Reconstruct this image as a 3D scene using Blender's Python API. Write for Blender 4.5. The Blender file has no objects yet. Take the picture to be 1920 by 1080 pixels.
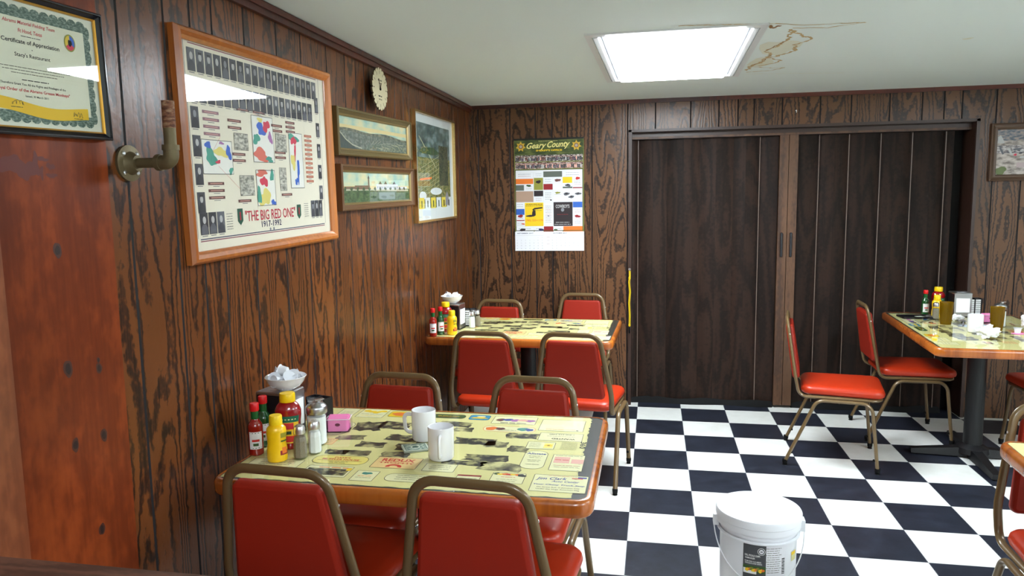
import bpy, bmesh, math, random
from mathutils import Vector, Matrix, noise
random.seed(7)
SC = bpy.context.scene
COL = SC.collection
XL, YB, H = -1.2236, 0.05, 2.185
# ---------------------------------------------------------------- camera
M = ((0.98178, 0.18947, -0.01481), (-0.00791, 0.11859, 0.99291), (-0.18988, 0.97470, -0.11792))
cam = bpy.data.objects.new('camera', bpy.data.cameras.new('camera')); COL.objects.link(cam)
r_, u_, f_ = [Vector(v).normalized() for v in M]
mw = Matrix.Identity(4)
for i in range(3):
    mw[i][0] = r_[i]; mw[i][1] = u_[i]; mw[i][2] = -f_[i]
mw.translation = Vector((0.10519, -5.23905, 1.4940))
cam.matrix_world = mw
cam.data.sensor_width = 36; cam.data.lens = 1370.9 / 1920 * 36; cam.data.clip_start = 0.02
SC.camera = cam
# ---------------------------------------------------------------- world / exposure
w = bpy.data.worlds.new('world'); SC.world = w; w.use_nodes = True
w.node_tree.nodes['Background'].inputs[0].default_value = (0.8, 0.9, 1, 1)
w.node_tree.nodes['Background'].inputs[1].default_value = 0.05
SC.view_settings.view_transform = 'Standard'; SC.view_settings.look = 'None'
SC.view_settings.gamma = 1; SC.view_settings.exposure = 1.33
SC.view_settings.use_curve_mapping = False
LAMP = 15.0          # strength of the ceiling diffusers
# ---------------------------------------------------------------- helpers
def lin(c):
    return tuple(((x/255)/12.92 if x/255 <= .04045 else ((x/255+.055)/1.055)**2.4) for x in c) + (1,)
MATS = {}
def mat(name, rgb=(128,128,128), rough=.5, metal=0, spec=.5, coat=0, bump=0, bscale=200, emit=0, trans=0, sss=0):
    if name in MATS: return MATS[name]
    m = bpy.data.materials.new(name); m.use_nodes = True
    nt = m.node_tree; b = nt.nodes['Principled BSDF']
    b.inputs['Base Color'].default_value = lin(rgb); b.inputs['Roughness'].default_value = rough
    b.inputs['Metallic'].default_value = metal; b.inputs['Specular IOR Level'].default_value = spec
    b.inputs['Coat Weight'].default_value = coat; b.inputs['Coat Roughness'].default_value = .08
    if emit:
        b.inputs['Emission Color'].default_value = lin(rgb); b.inputs['Emission Strength'].default_value = emit
    if bump:
        tc = nt.nodes.new('ShaderNodeTexCoord'); n = nt.nodes.new('ShaderNodeTexNoise'); bp = nt.nodes.new('ShaderNodeBump')
        n.inputs['Scale'].default_value = bscale; n.inputs['Detail'].default_value = 4
        bp.inputs['Strength'].default_value = bump; bp.inputs['Distance'].default_value = .002
        nt.links.new(tc.outputs['Object'], n.inputs['Vector']); nt.links.new(n.outputs['Fac'], bp.inputs['Height'])
        nt.links.new(bp.outputs['Normal'], b.inputs['Normal'])
    MATS[name] = m; return m
def spec(m, v): m.node_tree.nodes['Principled BSDF'].inputs['Specular IOR Level'].default_value = v
def nodes(m):
    nt = m.node_tree
    def N(t, **kw):
        n = nt.nodes.new('ShaderNode' + t)
        for k, v in kw.items(): setattr(n, k, v)
        return n
    return nt, N, nt.links.new
def glass_mat(name, tint=(255,255,255), ior=1.5, rough=.0, gain=1.0):
    m = bpy.data.materials.new(name); m.use_nodes = True
    nt, N, L = nodes(m); nt.nodes.clear()
    out = N('OutputMaterial'); mx = N('MixShader'); tr = N('BsdfTransparent'); gl = N('BsdfGlossy'); fr = N('Fresnel')
    tr.inputs[0].default_value = lin(tint); gl.inputs['Roughness'].default_value = rough
    fr.inputs[0].default_value = ior
    mul = N('Math', operation='MULTIPLY'); mul.inputs[1].default_value = gain; mul.use_clamp = True
    geo = N('NewGeometry'); inv = N('Math', operation='SUBTRACT'); inv.inputs[0].default_value = 1; L(geo.outputs['Backfacing'], inv.inputs[1])
    m2 = N('Math', operation='MULTIPLY'); L(fr.outputs[0], mul.inputs[0]); L(mul.outputs[0], m2.inputs[0]); L(inv.outputs[0], m2.inputs[1]); L(m2.outputs[0], mx.inputs[0]); L(tr.outputs[0], mx.inputs[1]); L(gl.outputs[0], mx.inputs[2]); L(mx.outputs[0], out.inputs[0])
    MATS[name] = m; return m
def ramp(N, stops):
    r = N('ValToRGB'); e = r.color_ramp.elements
    while len(e) < len(stops): e.new(0.5)
    for k, (p, c) in zip(e, stops): k.position = p; k.color = lin(c)
    return r
def wood(name, axis, light, dark, deep, contour=9, us=5.0, vs=.55, fib=160, rough=.36, coat=.16, attr=True, vary=.35, sharp=True, bump=.25):
    """grain runs along local z (axis 'x' or 'y' is the across direction) or along x when axis='zx'"""
    m = bpy.data.materials.new(name); m.use_nodes = True; MATS[name] = m
    nt, N, L = nodes(m); b = nt.nodes['Principled BSDF']
    tc = N('TexCoord'); sp = N('SeparateXYZ'); L(tc.outputs['Object'], sp.inputs[0])
    across, along = {'x': (0, 2), 'y': (1, 2), 'zx': (1, 0), 'xy': (0, 1)}[axis]
    at = N('Attribute'); at.attribute_name = 'plank'
    off = N('Math', operation='MULTIPLY'); off.inputs[1].default_value = 37.0 if attr else 0
    L(at.outputs['Fac'], off.inputs[0])
    def vec(su, sv):
        a = N('Math', operation='MULTIPLY'); a.inputs[1].default_value = su; L(sp.outputs[across], a.inputs[0])
        c = N('Math', operation='MULTIPLY'); c.inputs[1].default_value = sv; L(sp.outputs[along], c.inputs[0])
        cb = N('CombineXYZ'); L(a.outputs[0], cb.inputs[0]); L(c.outputs[0], cb.inputs[1]); L(off.outputs[0], cb.inputs[2]); return cb
    n1 = N('TexNoise'); n1.inputs['Scale'].default_value = 1; n1.inputs['Detail'].default_value = 1.0; n1.inputs['Roughness'].default_value = .4
    L(vec(us, vs).outputs[0], n1.inputs['Vector'])
    nj = N('TexNoise'); nj.inputs['Scale'].default_value = 1; nj.inputs['Detail'].default_value = 3
    L(vec(us*7, vs*40).outputs[0], nj.inputs['Vector'])
    ml = N('Math', operation='MULTIPLY'); ml.inputs[1].default_value = contour*6.283; L(n1.outputs['Fac'], ml.inputs[0])
    mj = N('Math', operation='MULTIPLY_ADD'); mj.inputs[1].default_value = 5.5; L(nj.outputs['Fac'], mj.inputs[0]); L(ml.outputs[0], mj.inputs[2])
    sn = N('Math', operation='SINE'); L(mj.outputs[0], sn.inputs[0])
    nf = N('TexNoise'); nf.inputs['Scale'].default_value = 1; nf.inputs['Detail'].default_value = 3
    L(vec(fib, 5).outputs[0], nf.inputs['Vector'])
    mf = N('Math', operation='MULTIPLY_ADD'); mf.inputs[1].default_value = 1.5; L(nf.outputs['Fac'], mf.inputs[0]); L(sn.outputs[0], mf.inputs[2])
    mp = N('MapRange'); mp.inputs['From Min'].default_value = -.5; mp.inputs['From Max'].default_value = 1.9; L(mf.outputs[0], mp.inputs['Value'])
    if sharp: rp = ramp(N, [(0, light), (.56, light), (.76, dark), (.98, deep)])
    else: rp = ramp(N, [(0, light), (.6, dark), (1, deep)])
    L(mp.outputs[0], rp.inputs[0])
    # slow tone variation
    nb = N('TexNoise'); nb.inputs['Scale'].default_value = 1; L(vec(3.3, 1.3).outputs[0], nb.inputs['Vector'])
    pm = N('Math', operation='MULTIPLY_ADD'); pm.inputs[1].default_value = vary if attr else 0; L(at.outputs['Fac'], pm.inputs[0]); L(nb.outputs['Fac'], pm.inputs[2])
    mr = N('MapRange'); mr.inputs['From Min'].default_value = .3; mr.inputs['From Max'].default_value = .7+vary; mr.inputs['To Min'].default_value = .7; mr.inputs['To Max'].default_value = 1.25
    L(pm.outputs[0], mr.inputs['Value'])
    vm = N('VectorMath', operation='SCALE'); L(rp.outputs[0], vm.inputs[0]); L(mr.outputs[0], vm.inputs['Scale'])
    L(vm.outputs[0], b.inputs['Base Color'])
    b.inputs['Roughness'].default_value = rough; b.inputs['Coat Weight'].default_value = coat; b.inputs['Coat Roughness'].default_value = .22
    bp = N('Bump'); bp.inputs['Strength'].default_value = bump; bp.inputs['Distance'].default_value = .0015; bp.invert = True
    L(mp.outputs[0], bp.inputs['Height']); L(bp.outputs[0], b.inputs['Normal']); L(bp.outputs[0], b.inputs['Coat Normal'])
    return m
def photo_mat(name, c0, c1, c2, scale=30, sx=1, seedv=0, rough=.6):
    """a printed picture: noise through three colours"""
    if name in MATS: return MATS[name]
    m = bpy.data.materials.new(name); m.use_nodes = True; MATS[name] = m
    nt, N, L = nodes(m); b = nt.nodes['Principled BSDF']; b.inputs['Roughness'].default_value = rough
    tc = N('TexCoord'); mpn = N('Mapping'); mpn.inputs['Scale'].default_value = (sx, sx, 2.2); mpn.inputs['Location'].default_value = (seedv, seedv*2, 0)
    n = N('TexNoise'); n.inputs['Scale'].default_value = scale; n.inputs['Detail'].default_value = 5
    L(tc.outputs['Object'], mpn.inputs[0]); L(mpn.outputs[0], n.inputs['Vector'])
    rp = ramp(N, [(.36, c0), (.5, c1), (.64, c2)]); L(n.outputs['Fac'], rp.inputs[0]); L(rp.outputs[0], b.inputs['Base Color'])
    return m

class B:
    """collects shapes and links them as ONE mesh object"""
    def __init__(s): s.v = []; s.f = []; s.m = []; s.sm = []; s.mats = []; s.attr = None
    def mi(s, m):
        if m not in s.mats: s.mats.append(m)
        return s.mats.index(m)
    def add(s, vs, fs, m, smooth=False, T=None):
        o = len(s.v)
        s.v += [tuple(T @ Vector(v)) for v in vs] if T else [tuple(v) for v in vs]
        k = s.mi(m)
        for f in fs: s.f.append([i+o for i in f]); s.m.append(k); s.sm.append(smooth)
    def box(s, a, b, m, T=None):
        x0, y0, z0 = a; x1, y1, z1 = b
        vs = [(x0,y0,z0),(x1,y0,z0),(x1,y1,z0),(x0,y1,z0),(x0,y0,z1),(x1,y0,z1),(x1,y1,z1),(x0,y1,z1)]
        s.add(vs, [(0,3,2,1),(4,5,6,7),(0,1,5,4),(1,2,6,5),(2,3,7,6),(3,0,4,7)], m, False, T)
    def rings(s, rings, m, smooth=True, cap0=True, cap1=True, T=None, closed=True):
        n = len(rings[0]); vs = [p for r in rings for p in r]; fs = []
        for i in range(len(rings)-1):
            for j in range(n if closed else n-1):
                k = (j+1) % n; fs.append((i*n+j, i*n+k, (i+1)*n+k, (i+1)*n+j))
        s.add(vs, fs, m, smooth, T)
        if cap0: s.add(rings[0], [tuple(range(n))[::-1]], m, False, T)
        if cap1: s.add(rings[-1], [tuple(range(n))], m, False, T)
    def lathe(s, prof, m, n=28, T=None, sx=1, sy=1, cap0=True, cap1=True):
        rr = [[(r*sx*math.cos(2*math.pi*j/n), r*sy*math.sin(2*math.pi*j/n), z) for j in range(n)] for r, z in prof]
        s.rings(rr, m, True, cap0, cap1, T)
    def tube(s, path, ra, rb, m, n=10, nrm=(0,1,0), closed=False, T=None, caps=True):
        P = [Vector(p) for p in path]; N0 = Vector(nrm); rr = []
        L = len(P); prev = None
        for i in range(L):
            if closed: t = (P[(i+1) % L]-P[i-1]).normalized()
            else: t = (P[min(i+1, L-1)]-P[max(i-1, 0)]).normalized()
            if prev is None: nn = (N0-t*N0.dot(t)).normalized()
            else:
                nn = prev - t*prev.dot(t)
                nn.normalize()
            prev = nn; bb = t.cross(nn)
            rr.append([tuple(P[i]+nn*(rb*math.cos(2*math.pi*j/n))+bb*(ra*math.sin(2*math.pi*j/n))) for j in range(n)])
        if closed: rr.append(rr[0])
        s.rings(rr, m, True, caps and not closed, caps and not closed, T)
    def poly(s, pts, m, T=None):
        s.add(pts, [tuple(range(len(pts)))], m, False, T)
    def build(s, name, parent=None, loc=None, autosmooth=35):
        me = bpy.data.meshes.new(name); me.from_pydata(s.v, [], s.f)
        for m in s.mats: me.materials.append(m)
        me.polygons.foreach_set('material_index', s.m); me.polygons.foreach_set('use_smooth', s.sm)
        if s.attr is not None:
            a = me.attributes.new('plank', 'FLOAT', 'FACE'); a.data.foreach_set('value', s.attr)
        me.update()
        bm = bmesh.new(); bm.from_mesh(me)
        if s.attr is None: bmesh.ops.remove_doubles(bm, verts=bm.verts, dist=1e-6)
        for e in bm.edges:
            if len(e.link_faces) == 2 and e.calc_face_angle(0) > math.radians(autosmooth): e.smooth = False
        bm.to_mesh(me); bm.free()
        o = bpy.data.objects.new(name, me); COL.objects.link(o)
        if loc: o.location = loc
        if parent: o.parent = parent
        return o
def Tm(loc=(0,0,0), rz=0, rx=0, ry=0):
    return Matrix.Translation(loc) @ Matrix.Rotation(rz,4,'Z') @ Matrix.Rotation(ry,4,'Y') @ Matrix.Rotation(rx,4,'X')
def fillet(pts, rad, n=6, closed=False):
    P = [Vector(p) for p in pts]; out = []; L = len(P)
    for i in range(L):
        r = rad[i] if isinstance(rad, (list, tuple)) else rad
        if (not closed and i in (0, L-1)) or r <= 0: out.append(P[i]); continue
        a = (P[i-1]-P[i]); b = (P[(i+1) % L]-P[i]); la = a.length; lb = b.length; a.normalize(); b.normalize()
        th = a.angle(b)
        d = min(r/math.tan(th/2), la*.49, lb*.49); rr = d*math.tan(th/2)
        c = P[i]+(a+b).normalized()*(rr/math.sin(th/2)); p0 = P[i]+a*d; p1 = P[i]+b*d
        v0 = p0-c; v1 = p1-c; tot = v0.angle(v1); ax = v0.cross(v1)
        for k in range(n+1): out.append(c + Matrix.Rotation(tot*k/n, 3, ax) @ v0)
    return out
def outline(pts, r, inset=0, n=5):
    """rounded convex polygon (ccw, 2D), moved in by inset"""
    L = len(pts); Q = []
    for i in range(L):
        p0 = Vector(pts[i-1]); p1 = Vector(pts[i]); p2 = Vector(pts[(i+1) % L])
        d0 = (p1-p0).normalized(); d1 = (p2-p1).normalized(); n0 = Vector((-d0.y, d0.x)); n1 = Vector((-d1.y, d1.x))
        k = (n0+n1); k = k/(1+n0.dot(n1)); Q.append(p1+k*inset)
    rr = r-inset if r > inset else .0015
    return [(p.x, p.y) for p in fillet([(q.x, q.y, 0) for q in Q], max(rr, .0015), n, True)]
def pad(bd, pts, r, prof, m, T=None, n=5):
    """prof: list of (inset, z) from bottom to top"""
    rr = [[(x, y, z) for x, y in outline(pts, r, i, n)] for i, z in prof]
    bd.rings(rr, m, True, True, True, T)
def rect(w, d, cx=0, cy=0): return [(cx-w/2, cy-d/2), (cx+w/2, cy-d/2), (cx+w/2, cy+d/2), (cx-w/2, cy+d/2)]
def empty(name, loc, rz=0):
    o = bpy.data.objects.new(name, None); COL.objects.link(o); o.location = loc; o.rotation_euler = (0,0,rz); o.empty_display_size = .1; return o
def tag(o, label=None, cat=None, group=None, kind=None):
    if label: o['label'] = label
    if cat: o['category'] = cat
    if group: o['group'] = group
    if kind: o['kind'] = kind
    return o
def copy_tree(o, parent=None):
    c = o.copy(); COL.objects.link(c)
    if parent: c.parent = parent
    for ch in [x for x in bpy.data.objects if x.parent == o]: copy_tree(ch, c)
    return c
TXT = {}
def text_mesh(body, bold=0, shear=0):
    k = (body, bold, shear)
    if k in TXT: return TXT[k]
    cu = bpy.data.curves.new('t', 'FONT'); cu.body = body; cu.size = 1; cu.resolution_u = 2; cu.offset = bold; cu.shear = shear
    ob = bpy.data.objects.new('t', cu); me = ob.to_mesh()
    vs = [(v.co.x, v.co.y) for v in me.vertices]; fs = [tuple(p.vertices) for p in me.polygons]
    ob.to_mesh_clear(); bpy.data.objects.remove(ob); bpy.data.curves.remove(cu)
    x0 = min(v[0] for v in vs); x1 = max(v[0] for v in vs); y0 = min(v[1] for v in vs); y1 = max(v[1] for v in vs)
    TXT[k] = ([((x-x0)/(x1-x0)-.5, (y-y0)/(y1-y0)-.5) for x, y in vs], fs, (x1-x0)/(y1-y0)); return TXT[k]
class Print:
    """flat print in a local (u,v) plane; layers stand a hair above each other"""
    def __init__(s, fn, step=.0002): s.b = B(); s.fn = fn; s.step = step; s.l = 0; s.k = 0
    def up(s): s.l += 1
    def P(s, uv): return s.fn(uv[0], uv[1], (s.l+.034*(s.k % 27))*s.step)
    def quad(s, cx, cy, w, h, m, rot=0):
        c, n = math.cos(rot), math.sin(rot)
        s.poly([(cx+a*w/2*c-b*h/2*n, cy+a*w/2*n+b*h/2*c) for a, b in ((-1,-1),(1,-1),(1,1),(-1,1))], m)
    def poly(s, pts, m): s.k += 1; s.b.add([s.P(p) for p in pts], [tuple(range(len(pts)))], m)
    def ell(s, cx, cy, a, b, m, n=16): s.poly([(cx+a*math.cos(2*math.pi*i/n), cy+b*math.sin(2*math.pi*i/n)) for i in range(n)], m)
    def blob(s, cx, cy, a, b, m, seed=0, n=18, amp=.28):
        s.k += 1; rnd = random.Random(seed); ph = [rnd.uniform(0, 6.28) for _ in range(3)]
        pts = []
        for i in range(n):
            t = 2*math.pi*i/n; k = 1+amp*(math.sin(2*t+ph[0])*.5+math.sin(3*t+ph[1])*.35+math.sin(5*t+ph[2])*.25)
            pts.append((cx+a*k*math.cos(t), cy+b*k*math.sin(t)))
        o = len(s.b.v); s.b.add([s.P((cx, cy))]+[s.P(p) for p in pts], [(0, 1+i, 1+(i+1) % n) for i in range(n)], m)
    def frame(s, cx, cy, w, h, t, m):
        s.quad(cx, cy-h/2, w+t, t, m); s.quad(cx, cy+h/2, w+t, t, m); s.quad(cx-w/2, cy, t, h, m); s.quad(cx+w/2, cy, t, h, m)
    def rrframe(s, cx, cy, w, h, r, t, m):
        o = outline(rect(w, h, cx, cy), r, 0); i = outline(rect(w, h, cx, cy), r, t); n = len(o)
        s.b.add([s.P(p) for p in o+i], [(k, (k+1) % n, n+(k+1) % n, n+k) for k in range(n)], m)
    def rr(s, cx, cy, w, h, r, m): s.poly(outline(rect(w, h, cx, cy), r), m)
    def text(s, body, cx, cy, w, h, m, rot=0, bold=0, shear=0):
        vs, fs, asp = text_mesh(body, bold, shear)
        if w is None: w = h*asp
        if h is None: h = w/asp
        c, n = math.cos(rot), math.sin(rot)
        s.b.add([s.P((cx+x*w*c-y*h*n, cy+x*w*n+y*h*c)) for x, y in vs], fs, m)
    def greek(s, cx, cy, w, h, m, seed=0, rot=0):
        rnd = random.Random(seed); x = -w/2; c, n = math.cos(rot), math.sin(rot)
        while x < w/2:
            l = min(rnd.uniform(1.5, 6)*h, w/2-x)
            s.quad(cx+(x+l/2)*c, cy+(x+l/2)*n, l, h*.6, m, rot); x += l+h*.6
    def build(s, name, parent=None): return s.b.build(name, parent)
# ---------------------------------------------------------------- materials
oak_l = wood('oak_panelling_left', 'y', (112,63,27), (78,43,20), (40,24,14), contour=15, us=8, vs=.9)
oak_b = wood('oak_panelling_back', 'x', (100,67,42), (70,45,29), (38,26,18), contour=14, us=8, vs=1.1)
groove = mat('groove_paint', (22,18,20), .6)
pine = wood('stained_pine', 'y', (146,66,26), (130,56,22), (108,44,17), contour=3, us=4, vs=.35, fib=90, rough=.42, coat=.08, attr=False, vary=.1, sharp=False, bump=.06)
spec(pine, .22); spec(oak_l, .35); spec(oak_b, .35)
pine2 = wood('light_stained_pine', 'y', (168,98,58), (152,84,48), (128,66,36), contour=3, us=4, vs=.35, fib=90, rough=.4, coat=.1, attr=False, vary=.1, sharp=False, bump=.06)
trim_m = wood('trim_wood', 'zx', (98,40,24), (84,34,20), (62,24,16), contour=3, us=40, vs=.7, rough=.4, attr=False, vary=.1, sharp=False, bump=.08)
trim_ml = wood('trim_wood_left', 'xy', (98,40,24), (84,34,20), (62,24,16), contour=3, us=40, vs=.7, rough=.4, attr=False, vary=.1, sharp=False, bump=.08)
dtrim = mat('dark_door_trim', (58,38,30), .4, bump=.2, bscale=60)
door_m = wood('folding_door_vinyl', 'x', (48,32,24), (38,25,19), (27,18,13), contour=6, us=7, vs=1.0, rough=.62, coat=.0, attr=True, vary=.5, sharp=False, bump=.05)
lead_m = wood('folding_door_lead_post', 'x', (104,72,48), (90,60,40), (70,46,32), contour=3, us=9, vs=.6, rough=.5, coat=0, attr=False, vary=.1, sharp=False, bump=.05)
spec(door_m, .2)
edge_m = wood('table_edge_oak', 'zx', (192,108,38), (176,94,30), (150,76,24), contour=3, us=9, vs=1.4, fib=50, rough=.25, coat=.6, attr=False, vary=.15, sharp=False, bump=.1)
counter_m = wood('counter_laminate', 'zx', (108,70,56), (90,58,46), (70,44,35), contour=5, us=26, vs=1.6, fib=220, rough=.4, coat=.1, attr=False, vary=.1, sharp=False, bump=.05)
vinyl = mat('red_orange_vinyl', (182,48,17), .36, spec=.4, coat=.15, bump=.12, bscale=500)
vinyl_b = mat('red_vinyl_back_shaded', (154,38,22), .45, spec=.28, coat=.02, bump=.12, bscale=500)  # same vinyl as the seats, darkened for the shade on the backs
bronze = mat('bronze_paint_tube', (112,90,58), .34, metal=.15, coat=.3)
blackm = mat('black_iron', (18,18,20), .45, bump=.3, bscale=120)
rubber = mat('black_rubber', (14,14,14), .7, spec=.2)
chrome = mat('chrome', (226,226,228), .3, metal=1)
steel = mat('brushed_steel', (196,197,200), .3, metal=1)
white_p = mat('white_plastic', (236,238,242), .4, spec=.5)
ceramic = mat('white_ceramic', (238,238,240), .14, coat=.6)
paper = mat('white_paper', (240,240,238), .8)
napkin = mat('napkin_tissue', (245,246,248), .9, bump=.3, bscale=90)
cream = mat('cream_print', (226,220,150), .6)
cream_l = mat('light_cream_print', (236,233,182), .6)
ink = mat('ink_black', (30,32,26), .6)
ink_l = mat('ink_grey', (92,92,74), .6)
inlay = mat('dark_inlay', (44,50,44), .4, bump=.1)
red_i = mat('ink_red', (206,48,36), .6); red_d = mat('ink_dark_red', (150,28,36), .6)
blue_i = mat('ink_blue', (40,62,150), .6); sky_i = mat('ink_sky_blue', (40,146,186), .6)
yel_i = mat('ink_yellow', (244,206,30), .6); or_i = mat('ink_orange', (234,122,40), .6)
grn_i = mat('ink_green', (54,86,34), .6); tl_i = mat('ink_teal', (60,140,124), .6)
pk_i = mat('ink_pink', (232,176,160), .6); brn_i = mat('ink_brown', (104,60,54), .6)
lil_i = mat('ink_lilac', (170,110,170), .6)
glass_flat = glass_mat('picture_glass', ior=1.45, rough=.004)
glass_table = glass_mat('table_glass', ior=1.33, rough=.05)
glass_clear = glass_mat('clear_glass', (248,251,250), ior=1.45, rough=.02, gain=1.0)
acrylic = glass_mat('clear_acrylic', (252,250,252), ior=1.4, rough=.05, gain=.8)
amber_g = glass_mat('amber_plastic', (206,178,76), ior=1.4, rough=.12, gain=.9)
am_ = MATS['amber_plastic'].node_tree; df = am_.nodes.new('ShaderNodeBsdfDiffuse'); df.inputs[0].default_value = lin((172,140,20))
tl = am_.nodes.new('ShaderNodeBsdfTranslucent'); tl.inputs[0].default_value = lin((190,156,24)); a1 = am_.nodes.new('ShaderNodeMixShader'); a1.inputs[0].default_value = .5
a2 = am_.nodes.new('ShaderNodeMixShader'); a2.inputs[0].default_value = .45; trn = [n for n in am_.nodes if n.type == 'BSDF_TRANSPARENT'][0]; mm_ = [n for n in am_.nodes if n.type == 'MIX_SHADER' and n not in (a1, a2)][0]
am_.links.new(df.outputs[0], a1.inputs[1]); am_.links.new(tl.outputs[0], a1.inputs[2]); am_.links.new(trn.outputs[0], a2.inputs[1]); am_.links.new(a1.outputs[0], a2.inputs[2]); am_.links.new(a2.outputs[0], mm_.inputs[1])
# floor
fm = bpy.data.materials.new('checker_tile'); fm.use_nodes = True; MATS['checker_tile'] = fm
nt, N, L = nodes(fm); bs = nt.nodes['Principled BSDF']
tc = N('TexCoord'); ck = N('TexChecker'); ck.inputs['Scale'].default_value = 1/.3048
mpp = N('Mapping'); mpp.inputs['Location'].default_value = (100.0, 100.0, .25)
mpp.inputs['Scale'].default_value = (1, 1, 0)
L(tc.outputs['Object'], mpp.inputs[0])
# checker built from floor() so that the tile lines fall where they do in the room
sp = N('SeparateXYZ'); L(tc.outputs['Object'], sp.inputs[0])
def fl(o):
    a = N('Math', operation='DIVIDE'); a.inputs[1].default_value = .3048; L(o, a.inputs[0])
    c = N('Math', operation='FLOOR'); L(a.outputs[0], c.inputs[0])
    fr = N('Math', operation='FRACT'); L(a.outputs[0], fr.inputs[0])
    d = N('Math', operation='SUBTRACT'); d.inputs[1].default_value = .5; L(fr.outputs[0], d.inputs[0])
    e = N('Math', operation='ABSOLUTE'); L(d.outputs[0], e.inputs[0]); return c.outputs[0], e.outputs[0]
fx, ex = fl(sp.outputs[0]); fy, ey = fl(sp.outputs[1])
ad = N('Math', operation='ADD'); L(fx, ad.inputs[0]); L(fy, ad.inputs[1])
ad1 = N('Math', operation='ADD'); ad1.inputs[1].default_value = 1000.0; L(ad.outputs[0], ad1.inputs[0])
md = N('Math', operation='MODULO'); md.inputs[1].default_value = 2; L(ad1.outputs[0], md.inputs[0])
n1 = N('TexNoise'); n1.inputs['Scale'].default_value = 9; n1.inputs['Detail'].default_value = 8; n1.inputs['Roughness'].default_value = .7; L(tc.outputs['Object'], n1.inputs['Vector'])
rw = ramp(N, [(.3, (228,229,222)), (.7, (240,241,237))]); L(n1.outputs['Fac'], rw.inputs[0])
rb = ramp(N, [(.35, (28,31,40)), (.6, (41,45,57)), (.75, (56,61,74))]); L(n1.outputs['Fac'], rb.inputs[0])
mx = N('Mix', data_type='RGBA'); L(md.outputs[0], mx.inputs['Factor']); L(rb.outputs[0], mx.inputs['A']); L(rw.outputs[0], mx.inputs['B'])
mxx = N('Math', operation='MAXIMUM'); L(ex, mxx.inputs[0]); L(ey, mxx.inputs[1])
gt = N('Math', operation='GREATER_THAN'); gt.inputs[1].default_value = .496; L(mxx.outputs[0], gt.inputs[0])
mg = N('Mix', data_type='RGBA'); L(gt.outputs[0], mg.inputs['Factor']); L(mx.outputs['Result'], mg.inputs['A']); mg.inputs['B'].default_value = lin((130,132,138))
L(mg.outputs['Result'], bs.inputs['Base Color']); bs.inputs['Roughness'].default_value = .42; bs.inputs['Specular IOR Level'].default_value = .4
# ceiling
ceil_m = mat('ceiling_paint', (230,240,238), .75, bump=.12, bscale=14)
# ---------------------------------------------------------------- setting
def struct(o): o['kind'] = 'structure'; return o
X1, Y0 = 4.6, -7.6
b = B(); b.box((XL-.1, Y0-.1, -.06), (X1+.1, .5, 0), fm); struct(b.build('floor'))
b = B(); b.box((XL-.1, Y0-.1, H), (X1+.1, .5, H+.06), ceil_m); ceiling = struct(b.build('ceiling'))
def panel_wall(name, axis, pos, face, u0, u1, cuts, z0, z1, m, holes=()):
    """wall slab with real V grooves; axis: direction it runs along; holes: (ua, ub, zb) opening from floor to zb"""
    b = B(); attr = []
    def P(u, dpt, z): return (u, pos-face*dpt, z) if axis == 'x' else (pos-face*dpt, u, z)
    def q(ps, mm, a):
        if (axis == 'x' and face < 0) or (axis == 'y' and face > 0): pass
        b.poly(ps, mm); attr.append(a)
    cs = sorted(c for c in cuts if u0 < c < u1)
    eds = [u0]+cs+[u1]; g = .0046
    for i in range(len(eds)-1):
        a, c = eds[i]+(g if i else 0), eds[i+1]-(g if i < len(eds)-2 else 0)
        rv = random.random()
        segs = [(a, c, z0, z1)]
        for ha, hb, hz in holes:
            ns = []
            for (p, r, s, t) in segs:
                if r <= ha or p >= hb: ns.append((p, r, s, t)); continue
                if p < ha: ns.append((p, ha, s, t))
                if r > hb: ns.append((hb, r, s, t))
                ns.append((max(p, ha), min(r, hb), hz, t))
            segs = ns
        for (p, r, s, t) in segs: q([P(p,0,s), P(r,0,s), P(r,0,t), P(p,0,t)], m, rv)
    for c in cs:
        zz = z0
        for ha, hb, hz in holes:
            if ha < c < hb: zz = hz
        q([P(c-g,0,zz), P(c,.004,zz), P(c,.004,z1), P(c-g,0,z1)], groove, 0)
        q([P(c,.004,zz), P(c+g,0,zz), P(c+g,0,z1), P(c,.004,z1)], groove, 0)
    # back slab (solid behind the sheets)
    def slab(p, r, s, t):
        o = [(p,s),(r,s),(r,t),(p,t)]
        fr = [P(u,.005,z) for u,z in o]; bk = [P(u,.09,z) for u,z in o]
        for k in range(4): q([fr[k], fr[(k+1) % 4], bk[(k+1) % 4], bk[k]], m, 0)
        q(bk, m, 0); q(fr, groove, 0)
    if holes:
        ha, hb, hz = holes[0]; slab(u0, ha, z0, z1); slab(hb, u1, z0, z1); slab(ha, hb, hz, z1)
    else: slab(u0, u1, z0, z1)
    b.attr = attr
    return struct(b.build(name))
gl = [-3.56,-3.376,-3.256,-3.146,-2.966,-2.754,-2.569,-2.343,-2.162,-2.041,-1.943,-1.79,-1.534,-1.402,-1.308,-1.13,-1.0,-.83,-.70,-.52,-.39,-.27,-.1]
panel_wall('wall_left', 'y', XL, 1, Y0, YB, [-7.2,-6.9,-6.6,-6.45,-6.1,-5.8,-5.5,-5.2,-4.9,-4.6,-4.35,-4.1,-3.8]+gl, 0, H, oak_l)
gb = [-1.16,-.924,-.738,-.617,-.508,-.332,-.081,.11,.348,.536,.662,.767,.949,1.19,1.383,1.619,1.816,1.947,2.054,2.254,2.42,2.6,2.72,2.95,3.1,3.3,3.5,3.75,4,4.3]
DX0, DX1, DZ = -.057, 2.145, 1.965
panel_wall('wall_back', 'x', YB, -1, XL, X1, gb, 0, H, oak_b, holes=((DX0, DX1, DZ),))
pale = mat('pale_wall_paint', (226,228,220), .7)
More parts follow.
